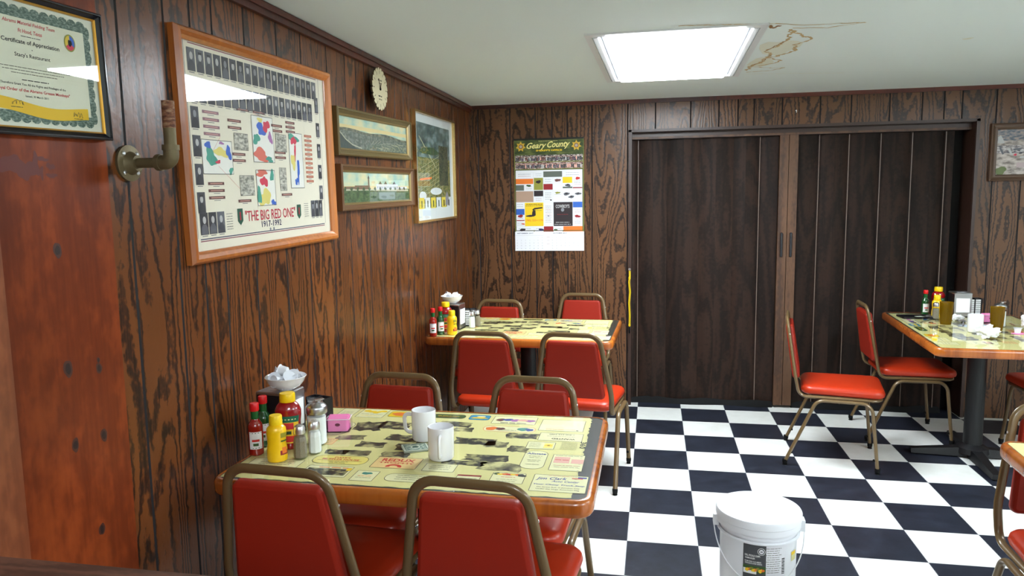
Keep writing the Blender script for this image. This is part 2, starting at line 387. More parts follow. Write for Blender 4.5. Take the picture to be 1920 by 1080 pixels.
panel_wall('wall_right', 'y', X1, -1, Y0, YB, [Y0+.3*i+.1*(i % 2) for i in range(1, 25)], 0, H, pale)
panel_wall('wall_rear', 'x', Y0, 1, XL, X1, [XL+.3*i+.1*(i % 2) for i in range(1, 19)], 0, H, pale)
# ceiling trims
b = B(); b.box((XL, Y0, H-.048), (XL+.018, YB, H), trim_ml); b.box((XL, Y0, H-.026), (XL+.026, YB, H-.006), trim_ml); struct(b.build('trim_1'))
b = B(); b.box((XL+.018, YB-.014, H-.026), (X1, YB, H), trim_m); struct(b.build('trim_2'))
b = B(); b.box((XL, YB-.016, 0), (XL+.022, YB, H-.026), oak_b); struct(b.build('trim_3'))
# door casing (thin bead round the opening) and reveal
b = B()
for x0, x1 in ((DX0-.016, DX0+.004), (DX1-.004, DX1+.016)): b.box((x0, YB-.012, 0), (x1, YB+.002, DZ+.012), dtrim)
b.box((DX0-.016, YB-.012, DZ-.004), (DX1+.016, YB+.002, DZ+.014), dtrim)
b.box((DX0-.002, YB, 0), (DX0+.006, YB+.2, DZ), dtrim); b.box((DX1-.006, YB, 0), (DX1+.002, YB+.2, DZ), dtrim)
b.box((DX0, YB, DZ-.006), (DX1, YB+.2, DZ+.002), dtrim)
b.box((DX0, YB+.2, 0), (DX1, YB+.21, DZ), mat('dark_behind_door', (14,12,12), .8))  # near-black sheet stands in for the shade behind the door
struct(b.build('trim_4'))
# folding accordion door
door = empty('door_1', ((DX0+DX1)/2, YB+.09, 0)); struct(door)
ox = (DX0+DX1)/2; yc = YB+.09
def folds(xs, z0, z1, name):
    b = B(); at = []
    dep = [0]
    for i in range(1, len(xs)): dep.append(.022 if i % 2 else 0)
    for i in range(len(xs)-1):
        rv = random.random(); w_ = xs[i+1]-xs[i]
        # each leaf is slightly bowed
        k = 5; pts = []
        for j in range(k+1):
            t = j/k; pts.append((xs[i]+w_*t-ox, (dep[i]*(1-t)+dep[i+1]*t)-.004*math.sin(math.pi*t)))
        for j in range(k):
            (xa, ya), (xb, yb_) = pts[j], pts[j+1]
            wob = .006*math.sin(xa*9)
            b.add([(xa,ya,z0+wob),(xb,yb_,z0+.006*math.sin(xb*9)),(xb,yb_,z1),(xa,ya,z1)], [(0,1,2,3)], door_m, True); at.append(rv)
            b.add([(xa,ya+.006,z0+wob),(xb,yb_+.006,z0+.006*math.sin(xb*9)),(xb,yb_+.006,z1),(xa,ya+.006,z1)], [(3,2,1,0)], door_m, True); at.append(rv)
    b.attr = at; return b.build(name, door)
folds([-.05,-.01,.096,.195,.308,.42,.53,.65,.73,.823,.946], .03, 1.915, 'door_panel')
folds([1.075,1.21,1.31,1.40,1.50,1.60,1.69,1.79,1.91,2.0,2.05], .03, 1.915, 'door_panel')
edge_l = mat('fold_edge_highlight', (122,104,92), .35)  # lighter strips paint the highlight along the fold edges
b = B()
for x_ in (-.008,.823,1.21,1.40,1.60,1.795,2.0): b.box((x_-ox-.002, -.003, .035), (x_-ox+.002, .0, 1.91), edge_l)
b.build('fold_highlight', door)
for x0, x1 in ((.95,1.008),(1.012,1.07)):
    b = B(); b.box((x0-ox, -.03, .02), (x1-ox, .012, 1.915), lead_m); po = b.build('lead_post', door)
    hx = (x0+x1)/2-ox+(-.004)
    b = B(); pad(b, rect(.016, .17), .007, [(0,0),(0,.012),(.003,.016)], mat('dark_handle', (34,34,38), .4)); b.build('handle', po).matrix_local = Matrix.Translation((hx, -.03, 1.165)) @ Matrix.Rotation(math.pi/2, 4, 'X')
b = B(); b.box((DX0+.006-ox, -.03, 1.915), (DX1-.006-ox, .03, 1.958), dtrim); b.box((DX0+.006-ox, -.034, 1.917), (DX1-.006-ox, -.03, 1.93), lead_m); b.build('track', door)
b = B()
for xs in ((-.05,.946),(1.075,2.05)):
    n = 40; t = [(xs[0]+(xs[1]-xs[0])*i/n) for i in range(n+1)]
    for i in range(n):
        h0 = .042+.006*math.sin(t[i]*17); h1 = .042+.006*math.sin(t[i+1]*17)
        y0 = -.024+.01*math.sin(t[i]*13); y1 = -.024+.01*math.sin(t[i+1]*13)
        vs = [(t[i]-ox,y0,.0),(t[i+1]-ox,y1,.0),(t[i+1]-ox,y1+.018,h1),(t[i]-ox,y0+.018,h0),(t[i]-ox,y0+.04,0),(t[i+1]-ox,y1+.04,0)]
        b.add(vs, [(0,1,2,3),(3,2,5,4)], rubber, True)
b.build('bottom_sweep', door)
# pine boarding at the left
b = B(); b.box((XL, -3.985, 0), (XL+.022, -3.656, H), pine)
knot = mat('knot', (38,20,14), .5); knot2 = mat('knot_ring', (70,32,20), .5); resid = mat('tape_residue', (96,28,12), .5)
def fL(u, v, d): return (XL+.0222+d, u, v)
pr = Print(fL)
for y_, z_, a in ((-3.8305,1.4,.014),(-3.83,1.13,.016),(-3.828,.95,.013),(-3.739,.945,.013),(-3.737,1.11,.011),(-3.737,1.13,.006),(-3.77,.72,.012)):
    pr.l = 0; pr.blob(y_, z_, a*.85, a*1.25, knot2, int(y_*1000), amp=.15); pr.l = 1; pr.blob(y_, z_, a*.5, a*.8, knot, int(z_*1000), amp=.15)
pr.l = 0
for k, (y_, z_, a, h_) in enumerate(((-3.93,1.585,.03,.022),(-3.895,1.575,.022,.024),(-3.868,1.59,.008,.022),(-3.855,1.57,.006,.012),(-3.83,1.585,.01,.008),(-3.828,1.565,.012,.006),(-3.85,1.6,.014,.005))): pr.blob(y_, z_, a, h_, resid, k+3, amp=.5, n=24)
o = b.build('wall_side_board'); struct(o); k_ = pr.build('knots', o)
b = B(); b.box((XL, -4.25, 0), (XL+.034, -3.985, H), pine2); struct(b.build('trim_5'))
# ---------------------------------------------------------------- ceiling light fixtures
diff = mat('light_diffuser', (238,248,255), .5, emit=LAMP)
rim = mat('fixture_enamel', (224,226,226), .4)
railm = mat('fixture_side_rail', (196,200,216), .4, metal=.3)
def make_light():
    t = empty('ceiling_light', (0,0,H))
    W, D = .37, .64
    b = B()
    for (a, c) in (((-W,-D),(W,-D+.045)), ((-W,D-.045),(W,D)), ((-W,-D+.045),(-W+.028,D-.045)), ((W-.028,-D+.045),(W,D-.045))): b.box((a[0],a[1],-.008), (c[0],c[1],.0), rim)
    b.build('frame', t)
    b = B(); pad(b, rect(2*W-.17, 2*D-.10), .01, [(0,-.016),(0,-.004),(.0,-.002)], diff); b.build('diffuser', t)
    for s in (-1, 1):
        b = B(); x = s*(W-.076); b.box((x-.006, -D+.05, -.006), (x+.006, D-.05, -.001), railm); b.build('side_rail', t)
        b = B(); x = s*(W-.052); b.rings([[(x-s*.014,y,-.001),(x,y,-.010),(x+s*.016,y,-.012),(x+s*.02,y,-.001)] for y in (-D+.045, D-.045)], rim, False); b.build('side_lip', t)
    return t
lt = make_light(); lt.location = (.19, -1.437, H); lt.rotation_euler = (0,0,math.radians(-.8))
tag(lt, 'lit rectangular fluorescent ceiling light beside the brown water stain', 'ceiling light', 'ceiling lights')
for (x_, y_) in ((3.0,-3.0),(2.8,-5.2),(.6,-6.3)):  # the rearmost is an added fill light that lifts the ceiling
    c = copy_tree(lt); c.location = (x_, y_, H); c['label'] = {-3.0: 'rectangular fluorescent ceiling light outside the photo, right of the lit one', -5.2: 'rectangular fluorescent ceiling light outside the photo, over the near right tables', -6.3: 'added fill light, unseen behind the counter, built like the ceiling lights'}[y_]
# water stain on the ceiling
st1 = mat('water_stain', (198,172,126), .8); st2 = mat('water_stain_dark', (150,112,68), .8); st3 = mat('water_stain_pale', (226,228,212), .8)
def fC(u, v, d): return (u, v, H-.0004-d)
pr = Print(fC)
def ribbon(pts, wd, m, seed=0, jit=.012):
    rnd = random.Random(seed); P = []
    for i in range(len(pts)-1):
        n = max(3, int(math.dist(pts[i], pts[i+1])/.018))
        for k in range(n): t = k/n; P.append((pts[i][0]*(1-t)+pts[i+1][0]*t+rnd.uniform(-jit,jit), pts[i][1]*(1-t)+pts[i+1][1]*t+rnd.uniform(-jit,jit)))
    P.append(pts[-1])
    for i in range(len(P)-1):
        a, c = P[i], P[i+1]; dx, dy = c[0]-a[0], c[1]-a[1]; l = math.hypot(dx, dy) or 1; w0 = wd*rnd.uniform(.4,1.3)
        nx, ny = -dy/l*w0/2, dx/l*w0/2
        pr.poly([(a[0]-nx,a[1]-ny),(c[0]-nx,c[1]-ny),(c[0]+nx,c[1]+ny),(a[0]+nx,a[1]+ny)], m)
pr.blob(.67,-1.55,.075,.2,st3,3,amp=.4); pr.blob(.64,-1.2,.05,.16,st3,8,amp=.4); pr.up()
ribbon([(.2,-2.12),(.58,-2.06),(.7,-2.0),(.93,-1.99)], .010, st1, 1, .006)
ribbon([(.93,-1.99),(.8,-1.93),(.66,-1.96)], .008, st1, 2, .006)
ribbon([(.66,-1.93),(.72,-1.8),(.78,-1.73),(.73,-1.6),(.755,-1.48),(.70,-1.36),(.66,-1.3)], .016, st1, 3)
ribbon([(.66,-1.93),(.68,-1.75),(.65,-1.6),(.62,-1.5),(.66,-1.38),(.64,-1.2),(.60,-1.08),(.60,-.95)], .014, st1, 4)
ribbon([(.68,-1.75),(.65,-1.6),(.62,-1.5)], .007, st2, 5, .006); ribbon([(.66,-1.38),(.645,-1.22),(.6,-1.1)], .007, st2, 6, .006)
ribbon([(.66,-1.3),(.74,-1.22),(.69,-1.12),(.6,-1.08)], .013, st1, 7)
ribbon([(.6,-1.08),(.72,-1.0),(.79,-1.0),(.74,-.93),(.6,-.9)], .010, st1, 9, .006)
ribbon([(.56,-.84),(.72,-.82),(1.15,-.72)], .008, st3, 10, .004)
ribbon([(.56,-2.04),(.575,-1.98),(.60,-2.02)], .02, st2, 12, .004)
pr.blob(1.475,-1.54,.022,.02,st3,5)
pr.build('water_stain', ceiling)
# little white hook above the door
b = B(); b.tube([(0,0,0),(0,-.012,.001),(0,-.016,-.008),(0,-.010,-.014)], .0018, .0018, paper); b.lathe([(.004,-.001),(.004,.001)], paper, T=Tm((0,0,0), rx=math.pi/2))
o = b.build('wall_hook', loc=(1.037, YB-.002, 2.07)); tag(o, 'tiny white hook on the panelling above the folding door', 'hook')
# ---------------------------------------------------------------- chairs
def make_chair():
    t = empty('dining_chair', (0,0,0))
    b = B()
    pad(b, [(-.185,-.205),(.185,-.205),(.20,.215),(-.20,.215)], .055, [(.012,.404),(.0,.412),(-.004,.425),(.0,.440),(.010,.449),(.035,.455),(.08,.459),(.14,.461)], vinyl)
    b.build('seat', t)
    def bk(x, h, off=0):      # point on the leaning back, h from .40 to .845
        k = (h-.40)/.445; return (x, -.222-.068*k+off, h)
    bw = lambda h: .194-.053*(h-.40)/.432
    b = B()
    pts = [(-bw(.49)+.018, .0), (bw(.49)-.018, .0), (bw(.78)-.018, .302), (-bw(.78)+.018, .302)]
    ang = math.atan2(.068, .445)
    Tb = Matrix.Translation(bk(0,.482,-.013)) @ Matrix.Rotation(math.pi/2+ang, 4, 'X') @ Matrix.Rotation(0,4,'Z')
    pad(b, pts, .02, [(.012,-.034),(.004,-.030),(0,-.022),(0,-.008),(.003,.0),(.010,.004),(.013,.0045)], vinyl_b, Tb)
    bo = b.build('backrest', t)
    path = [(-.02,.195,.394),(.185,.195,.394),(.193,-.215,.394),bk(.196,.50),(.141,-.29,.820),(-.141,-.29,.820),bk(-.196,.50),(-.193,-.215,.394),(-.185,.195,.394)]
    P = fillet(path, [0,.05,.05,.3,.065,.065,.3,.05,.05], 7, True)
    b = B(); b.tube(P, .0135, .009, bronze, n=12, nrm=(0,0,1), closed=True); b.build('back_frame', t)
    gl_ = mat('glide_steel', (150,150,150), .3, metal=1)
    for s in (-1, 1):
        for kind in ('front', 'rear'):
            if kind == 'front': path = [(s*.212,.0,.382),(s*.212,.150,.382),(s*.222,.188,.02)]
            else: path = [(s*.212,.0,.382),(s*.212,-.125,.382),(s*.222,-.28,.02)]
            P = fillet(path, [0,.06,0], 8)
            b = B(); b.tube(P, .0095, .0125, bronze, n=12, nrm=(s,0,0)); lg = b.build('leg', t)
            e = path[-1]
            b = B(); b.lathe([(.011,.0),(.013,.003),(.0125,.006),(.006,.008),(.013,.012),(.0145,.026),(.0135,.034)], rubber, 14, Tm((e[0],e[1],0))); b.lathe([(.012,.0),(.0125,.004),(.005,.0065)], gl_, 14, Tm((e[0],e[1],0))); g = b.build('foot_glide', lg)
            b = B(); b.lathe([(.007,0),(.007,.012),(.004,.014)], rubber, 10, Tm((s*.219, e[1]*.985+(.02 if kind == 'rear' else -.008), .075), rx=math.pi/2*(-1 if kind == 'rear' else 1))); b.build('bumper', lg)
    for s in (-1, 1):
        for h in (.56, .735):
            b = B(); x, y, z = bk(s*(bw(h)+.0145), h); b.lathe([(.0045,0),(.004,.0015),(.002,.0025)], chrome, 10, Tm((x, y, z), ry=s*math.pi/2)); b.build('screw', t)
    return t
chair0 = make_chair(); first = [True]
def chair(tx, ty, rot, label, group, top=True):
    o = chair0 if first[0] else copy_tree(chair0); first[0] = False
    a = math.radians(rot)
    if top: x, y = tx-(-.29)*(-math.sin(a)), ty-(-.29)*math.cos(a)
    else: x, y = tx, ty
    o.location = (x, y, 0); o.rotation_euler = (0,0,a); tag(o, label, 'chair', group); return o
G1 = 'chairs at the front left table'; G2 = 'chairs at the table in the back left corner'; G3 = 'chairs at the table by the folding door'
chair(-.840,-3.59,-4,'red vinyl chair nearest the panelled wall, its back to the viewer, front left table',G1)
chair(-.328,-3.60,-4,'red vinyl chair in the foreground, back to the viewer, in front of the two mugs',G1)
chair(-.862,-2.565,176,'red vinyl chair behind the front left table, nearest the wall and pink packets',G1)
chair(-.336,-2.56,176,'red vinyl chair facing the viewer behind the front left table, right of the mugs',G1)
chair(-.757,-1.63,-4,'red vinyl chair turned away, near side of the corner table, below the hot sauce bottles',G2)
chair(-.30,-1.62,-6.5,'red orange vinyl chair turned away at the open right end of the corner table',G2)
chair(-.92,-.41,176,'red vinyl chair behind the corner table, nearest the corner of the room',G2)
chair(-.395,-.035,177,'red vinyl chair standing against the back wall under the wall calendar',G2)
chair(1.153,-.889,-100.2,'orange red vinyl chair with its whole side showing, pulled out on the checkered floor',G3,False)
chair(1.685,-.355,-92,'red vinyl chair tucked half under the table, close to the folding door',G3,False)
chair(2.36,-.72,92,'red vinyl chair under the dark far side of the table by the folding door',G3,False)
chair(1.392,-2.70,177,'red vinyl chair cut off by the right border, behind a table corner','chair at the right border')
# ---------------------------------------------------------------- tables
PRX = [('corner',0.435,-0.229,0.157,0.127),('strip',0.290,-0.219,0.098,0.081),('maroon',0.182,-0.240,0.071,0.045),('allstate',0.340,-0.063,0.074,0.161),('pink',0.439,-0.069,0.100,0.139),('sun',0.341,0.063,0.092,0.070),('wanted',0.393,0.154,0.147,0.083),('blank',0.384,0.275,0.156,0.130),('cars',0.214,0.300,0.160,0.09),('longor',0.213,0.202,0.183,0.062),('blue',0.086,0.320,0.077,0.06),('green',-0.028,0.328,0.131,0.05),('orange',-0.212,0.300,0.073,0.07),('yellow',-0.310,0.286,0.105,0.11),('left',-0.406,0.272,0.066,0.12),('redux',-0.053,-0.172,0.144,0.095),('oct',0.083,-0.183,0.098,0.066),('oval',0.033,-0.275,0.170,0.06),('dave',-0.228,-0.182,0.177,0.075),('photoad',-0.230,-0.274,0.145,0.085),('emblem',-0.108,-0.285,0.070,0.08),('leftad',-0.409,-0.243,0.165,0.066),('round',-0.362,0.100,0.090,0.153),('smallor',-0.339,-0.035,0.054,0.060)]
PHO = [(-0.267,0.140,0.078,0.087),(-0.182,0.165,0.082,0.070),(-0.281,0.015,0.077,0.043),(-0.188,-0.034,0.072,0.047),(-0.108,0.046,0.09,0.056),(-0.206,-0.116,0.071,0.042),(-0.081,-0.103,0.073,0.043),(0.128,0.059,0.106,0.057),(0.202,0.046,0.061,0.051),(0.276,0.018,0.051,0.052),(0.270,0.142,0.085,0.045),(0.061,0.169,0.054,0.038),(0.199,-0.078,0.111,0.051),(0.138,-0.130,0.104,0.035),(0.254,-0.139,0.109,0.056),(-0.036,-0.030,0.113,0.055),(-0.269,-0.12,0.058,0.037),(-.01,.12,.10,.06),(.02,.22,.09,.05),(-.09,.2,.07,.05),(.0,.01,.08,.04)]
def table_print(W, D, parent, z0):
    pm = [photo_mat('old_photo_a', (28,28,22), (70,68,50), (176,170,116), 28, 1, 1.3), photo_mat('old_photo_b', (28,28,22), (58,58,44), (170,165,110), 40, 1, 5.1), photo_mat('old_photo_c', (50,50,38), (124,120,84), (214,208,146), 22, 1, 9.7)]
    p = Print(lambda u, v, d: (u, v, z0+d), .00016)
    # torn edged paper on the dark field
    pts = []; rnd = random.Random(4)
    def edge(a, c, n, jx, jy):
        for i in range(n): t = i/n; pts.append((a[0]+(c[0]-a[0])*t+rnd.uniform(-jx,jx), a[1]+(c[1]-a[1])*t+rnd.uniform(-jy,jy)))
    hx, hy = W/2, D/2
    edge((-hx+.022,-hy+.034), (hx-.055,-hy+.028), 60, 0, .003); edge((hx-.055,-hy+.03), (hx-.057,hy-.03), 50, .003, 0)
    edge((hx-.066,hy-.024), (-hx+.022,hy-.024), 40, 0, .001); edge((-hx+.022,hy-.024), (-hx+.022,-hy+.04), 6, 0, 0)
    c = (0,0); n = len(pts); p.b.add([p.P(c)]+[p.P(q) for q in pts], [(0,1+i,1+(i+1) % n) for i in range(n)], cream)
    p.up()
    sx, sy = W/1.067, D/.762
    rots = [random.Random(i).uniform(-.12,.12) for i in range(40)]
    for i, (x, y, w_, h_) in enumerate(PHO):
        y -= .06*x
        w_ *= 1.12; h_ *= 1.1; r = rots[i]; m = pm[i % 3]
        # ragged picture
        rn = random.Random(i+50); q = []
        for (a, c, k) in (((-1,-1),(1,-1),6),((1,-1),(1,1),4),((1,1),(-1,1),6),((-1,1),(-1,-1),4)):
            for j in range(k):
                t = j/k; px = (a[0]+(c[0]-a[0])*t)*w_*.56*rn.uniform(.86,1.1); py = (a[1]+(c[1]-a[1])*t)*h_*.52*rn.uniform(.75,1.1)
                q.append((x+px*math.cos(r)-py*math.sin(r), y+px*math.sin(r)+py*math.cos(r)))
        n = len(q); p.b.add([p.P((x,y))]+[p.P(s_) for s_ in q], [(0,1+j,1+(j+1) % n) for j in range(n)], m)
    p.up()
    for k, x, y, w_, h_ in PRX:
        y = max(-.295, min(.305, y-.06*x))
        p.l = 2
        w2, h2 = w_*.96, h_*.94; r = .004
        bg = {'yellow': cream_l, 'orange': yel_i, 'blue': sky_i, 'green': grn_i, 'redux': pk_y, 'smallor': pk_y, 'dave': cream_y}.get(k, cream_l)
        if k in ('allstate','oval','dave','green','longor','round'): r = min(w2, h2)*.42
        if k == 'orange' or k == 'blue': r = .012
        p.rr(x, y, w2, h2, r, bg); p.l = 3
        if k in ('green',): p.rrframe(x, y, w2, h2, r, .002, ink)
        else: p.rrframe(x, y, w2, h2, r, .0016, or_i if k in ('longor','smallor') else ink)
        p.l = 4; g = lambda yy, ww, hh=.004, m=ink_l, sd=0: p.greek(x, y+yy, ww, hh, m, sd+int(x*1000) % 97)
        if k == 'corner':
            p.text('Jim Clark', x-.025, y+.030, .085, .024, blue_i, rot=.06, bold=.01, shear=.35); p.text('Auto Center', x+.015, y+.014, .075, .013, blue_i, shear=.35, bold=.01)
            p.text('Your Chevy Truck Stop', x, y-.012, .138, .011, blue_i, bold=.02, shear=.2); p.text('On Grant Ave. in Junction City', x, y-.030, .115, .008, ink, bold=.01); p.text('Under the Huge American Flag', x, y-.043, .115, .008, ink, bold=.01)
            p.quad(x+.058, y+.047, .024, .010, blue_i); p.quad(x+.045, y+.040, .03, .006, red_i); g(.052, .07, .003, or_i)
        elif k == 'allstate':
            p.text('Allstate', x, y+.050, .058, .015, blue_i, bold=.02)
            for i, yy in enumerate((.028,.016,-.004,-.016,-.040)): g(yy, .04-.006*(i % 2), .004, ink_l, i)
        elif k == 'wanted':
            p.text('WANTED', x+.01, y-.018, .075, .012, ink, rot=math.pi, bold=.03); p.text('1-800-223-3480', x, y+.026, .08, .010, ink, rot=math.pi); g(.006, .09, .003, ink_l, 1)
        elif k == 'blank':
            g(-.045, .10, .004, or_i, 2); p.ell(x+.055, y-.05, .004, .004, ink)
        elif k == 'redux':
            p.text('REDUX', x, y+.020, .10, .024, red_i, bold=.03); p.text('TROPHY', x, y-.002, .11, .009, red_i, bold=.03)
            n = 14; ring = []
            for i in range(n+1): t = math.pi*(-.1+1.2*i/n); ring.append(((x+.024*math.cos(t), y-.030+.018*math.sin(t)), (x+.012*math.cos(t), y-.030+.008*math.sin(t))))
            for i in range(n): p.poly([ring[i][0], ring[i+1][0], ring[i+1][1], ring[i][1]], red_i)
        elif k == 'dave':
            p.text("DAVE'S", x, y+.018, .05, .011, red_i, bold=.02); p.text('MUFFLER HOUSE', x, y+.003, .115, .012, red_i, bold=.02); p.quad(x, y-.008, .14, .0015, red_d); g(-.016, .06, .004, ink_l, 1); g(-.025, .05, .004, ink_l, 2)
        elif k == 'cars':
            for i, mm in enumerate((brn_i, blue_i, lil_i, pk_i, lil_i)): p.blob(x-.05+.026*i, y+.004*(i % 2), .016, .014, mm, i)
            p.greek(x, y-.030, .09, .009, ink, 7)
        elif k == 'longor':
            p.blob(x-.06, y, .02, .018, or_i, 2); p.blob(x-.03, y, .014, .015, brn_i, 4); p.blob(x+.045, y+.004, .02, .015, tl_i, 6); p.blob(x+.068, y, .012, .015, blue_i, 7); g(-.012, .05, .005, ink, 3)
        elif k == 'blue':
            p.blob(x, y-.006, .026, .010, yel_i, 3); p.blob(x+.004, y+.010, .018, .006, cream_l, 6)
        elif k == 'green':
            g(.004, .08, .005, yel_i, 2); g(-.008, .07, .004, or_i, 3)
        elif k == 'orange':
            p.blob(x, y, .026, .018, or_i, 5)
        elif k == 'yellow':
            for i in range(4): p.blob(x-.03+.02*i, y+.026-.008*(i % 3), .014, .012, yel_i, i)
            g(-.03, .07, .005, yel_i, 1); g(-.012, .08, .004, ink_l, 2)
        elif k == 'pink':
            p.quad(x-.018, y+.02, .046, .05, pk_i); p.quad(x+.028, y+.012, .036, .035, pk_i); p.greek(x-.018, y+.02, .04, .007, red_i, 8); g(-.025, .075, .004, red_d, 1); g(-.038, .07, .004, ink_l, 2); g(.055, .08, .004, grn_i, 3)
        elif k == 'sun':
            p.quad(x+.024, y, .028, .045, cream_y); p.blob(x+.024, y+.002, .011, .011, yel_i, 3); p.blob(x+.024, y+.002, .004, .004, brn_i, 3)
            for i in range(4): g_(p, x-.018, y+.018-.011*i, .035, .003, ink_l, i)
        elif k == 'strip':
            for i, mm in enumerate((grn_i, yel_i, or_i, red_i, yel_i, or_i)): p.blob(x-.036+.012*i, y+.027-.002*(i % 2), .009, .007, mm, i)
            p.blob(x+.036, y+.022, .012, .010, ink, 9); g(.006, .04, .004, red_i, 1); g(-.012, .06, .003, ink_l, 2); g(-.024, .05, .003, ink_l, 3)
        elif k == 'maroon':
            p.quad(x, y+.016, w2, .010, red_d); g(-.004, .05, .003, ink_l, 1)
        elif k == 'photoad':
            p.quad(x, y-.004, w2*.9, h2*.6, pm[1]); p.greek(x+.01, y+.028, .09, .009, or_i, 9); p.quad(x+.06, y+.02, .014, .02, yel_i)
        elif k == 'emblem':
            p.blob(x, y+.018, .014, .010, tl_i, 4); g(-.002, .04, .004, or_i, 1); g(-.014, .045, .003, ink_l, 2)
        elif k == 'round':
            p.quad(x, y-.03, .05, .04, brn_i, .1); p.up(); p.blob(x, y-.03, .018, .012, pk_i, 4); p.l = 4; g(.03, .05, .004, ink_l, 4); g(.02, .04, .003, ink_l, 5)
        else:
            for i in range(3): g(.016-.014*i, w_*.6, .004, ink_l, i)
    p.l = 3
    for i in range(9): p.greek(.428, .080-.008*i, .05, .0025, ink_l, i)
    for i, ch in enumerate('360'): p.text(ch, .470, .085-.022*i, .018, .018, ink, rot=-math.pi/2, bold=.02)
    for i in range(34): p.quad(.4755, -.27+.0165*i, .006, .0012, ink)
    return p.build('table_print', parent)
def g_(p, x, y, w_, h_, m, s): p.greek(x, y, w_, h_, m, s)
pk_y = mat('orange_cream_print', (240,208,140), .6); cream_y = mat('yellow_cream_print', (240,226,120), .6)
def make_table(W=1.067, D=.75, th=.045, zt=.74, printed=None):
    t = empty('dining_table', (0,0,0)); R = .05
    b = B(); pad(b, rect(W-.036, D-.036), R-.016, [(0,zt-th+.006),(0,zt-.0012)], inlay); b.build('tabletop', t)
    b = B()
    o = lambda i: outline(rect(W, D), R, i, 6)
    prof = [(.018,zt-th+.004),(.006,zt-th),(.001,zt-th+.006),(0,zt-th+.014),(0,zt-.014),(.002,zt-.006),(.007,zt-.001),(.012,zt+.0004),(.0185,zt+.0004),(.0185,zt-.004)]
    b.rings([[(x,y,z) for x,y in o(i)] for i,z in prof], edge_m, True, False, False); b.build('edge_band', t)
    if printed is None: table_print(W, D, t, zt-.0008)
    else:
        c = printed.copy(); COL.objects.link(c); c.parent = t; c.scale = (W/1.067, D/.762, 1)
    b = B(); pad(b, rect(W-.037, D-.037), R-.017, [(0,zt-.0001),(0,zt+.0003)], glass_table); b.build('glass_top', t)
    b = B(); b.lathe([(.048,.05),(.048,zt-th-.012)], blackm, 24); b.build('column', t)
    b = B(); pad(b, rect(.36,.30), .03, [(0,zt-th-.012),(0,zt-th+.004)], blackm); b.build('mounting_plate', t)
    b = B(); b.lathe([(.085,.03),(.08,.06),(.06,.075),(.05,.08)], blackm, 20); b.build('hub', t)
    al, ad_ = W*.29, D*.38
    for k, (dx, dy, l) in enumerate(((1,0,al),(-1,0,al),(0,1,ad_),(0,-1,ad_))):
        a = math.atan2(dy, dx); b = B(); rr = []
        for tt in (0,.3,.6,.85,1):
            r = .03+l*tt; hw = .036-.012*tt; hh = .062-.028*tt
            rr.append([(r,-hw,.008),(r,-hw*.8,hh),(r,hw*.8,hh),(r,hw,.008)])
        b.rings(rr, blackm, False, True, True, Tm(rz=a)); b.lathe([(.018,0),(.018,.01)], rubber, 12, Tm(((l+.01)*dx,(l+.01)*dy,0))); b.build('base_arm', t)
    return t
rt = math.radians(-4)
t1 = make_table(); pr0 = [o for o in bpy.data.objects if o.name.startswith('table_print')][0]
t1.location = (-.575,-3.112,0); t1.rotation_euler = (0,0,math.radians(.3)); tag(t1, 'oak edged table with advert collage top under glass, two white mugs on it', 'table', 'collage topped tables')
t2 = copy_tree(t1); t2.location = (-.628,-.985,0); t2.rotation_euler = (0,0,math.radians(-1.5)); tag(t2, 'oak edged advert collage table in the back left corner below the calendar', 'table', 'collage topped tables')
t4 = copy_tree(t1); t4.location = (1.655,-3.215,0); t4.rotation_euler = (0,0,rt); tag(t4, 'oak edged table corner cut off at the right border, chair behind it', 'table', 'collage topped tables')
t3 = make_table(1.22, .762, printed=pr0); t3.location = (1.905,-.765,0); t3.rotation_euler = (0,0,math.radians(86)); tag(t3, 'oak edged collage table by the folding door with amber tumblers and used napkins', 'table', 'collage topped tables')
# ---------------------------------------------------------------- table things
ZT = .7403
def lay(o, loc, rz=0): o.location = loc; o.rotation_euler = (0,0,rz); return o
mugp = None
def make_mug():
    t = empty('coffee_mug', (0,0,0)); b = B()
    b.lathe([(.030,0),(.035,.002),(.0385,.008),(.0385,.096),(.0375,.0985),(.0362,.097),(.0355,.085),(.0352,.010),(.02,.006)], ceramic, 40); b.build('body', t)
    b = B(); P = fillet([(.036,0,.078),(.070,0,.080),(.066,0,.022),(.036,0,.018)], [0,.024,.022,0], 8)
    b.tube(P, .0065, .0045, ceramic, 10, (0,1,0)); b.build('handle', t)
    return t
mg1 = lay(make_mug(), (-.612,-3.065,ZT), math.radians(172)); tag(mg1, 'white ceramic mug with its handle pointing left, behind the other mug', 'mug', 'white mugs')
mg2 = lay(copy_tree(mg1), (-.508,-3.225,ZT), math.radians(-78)); tag(mg2, 'white ceramic mug nearer the viewer, handle facing front, beside the folded bill', 'mug', 'white mugs')
# folded dollar bill
b = B(); bill = mat('banknote_paper', (206,214,196), .8); bgreen = photo_mat('banknote_print', (88,116,104), (140,160,146), (200,210,190), 130, 1, 2)
b.box((-.039,-.033,0), (.039,.033,.0006), bill); b.box((-.038,-.031,.002), (.04,.034,.0026), bill, Tm(rx=.02, rz=.04)); b.box((-.039,-.033,.0045), (.039,.033,.0051), bill, Tm(ry=.03))
bl = b.build('dollar_bill', loc=(-.612,-3.155,ZT)); bl.rotation_euler = (0,0,math.radians(28)); tag(bl, 'folded banknote lying on the table left of the front mug', 'banknote')
p = Print(lambda u,v,d: tuple(Tm(ry=.03) @ Vector((u,v,.0053+d)))); p.quad(0,0,.066,.054,bgreen); p.up(); p.ell(0,0,.014,.017,bill,20); p.up(); p.blob(0,0,.009,.012,mat('banknote_green',(70,98,84),.8),3); p.frame(0,0,.066,.054,.0015,MATS['banknote_green']); p.text('1',.027,.02,None,.009,MATS['banknote_green']); p.build('banknote_face', bl)
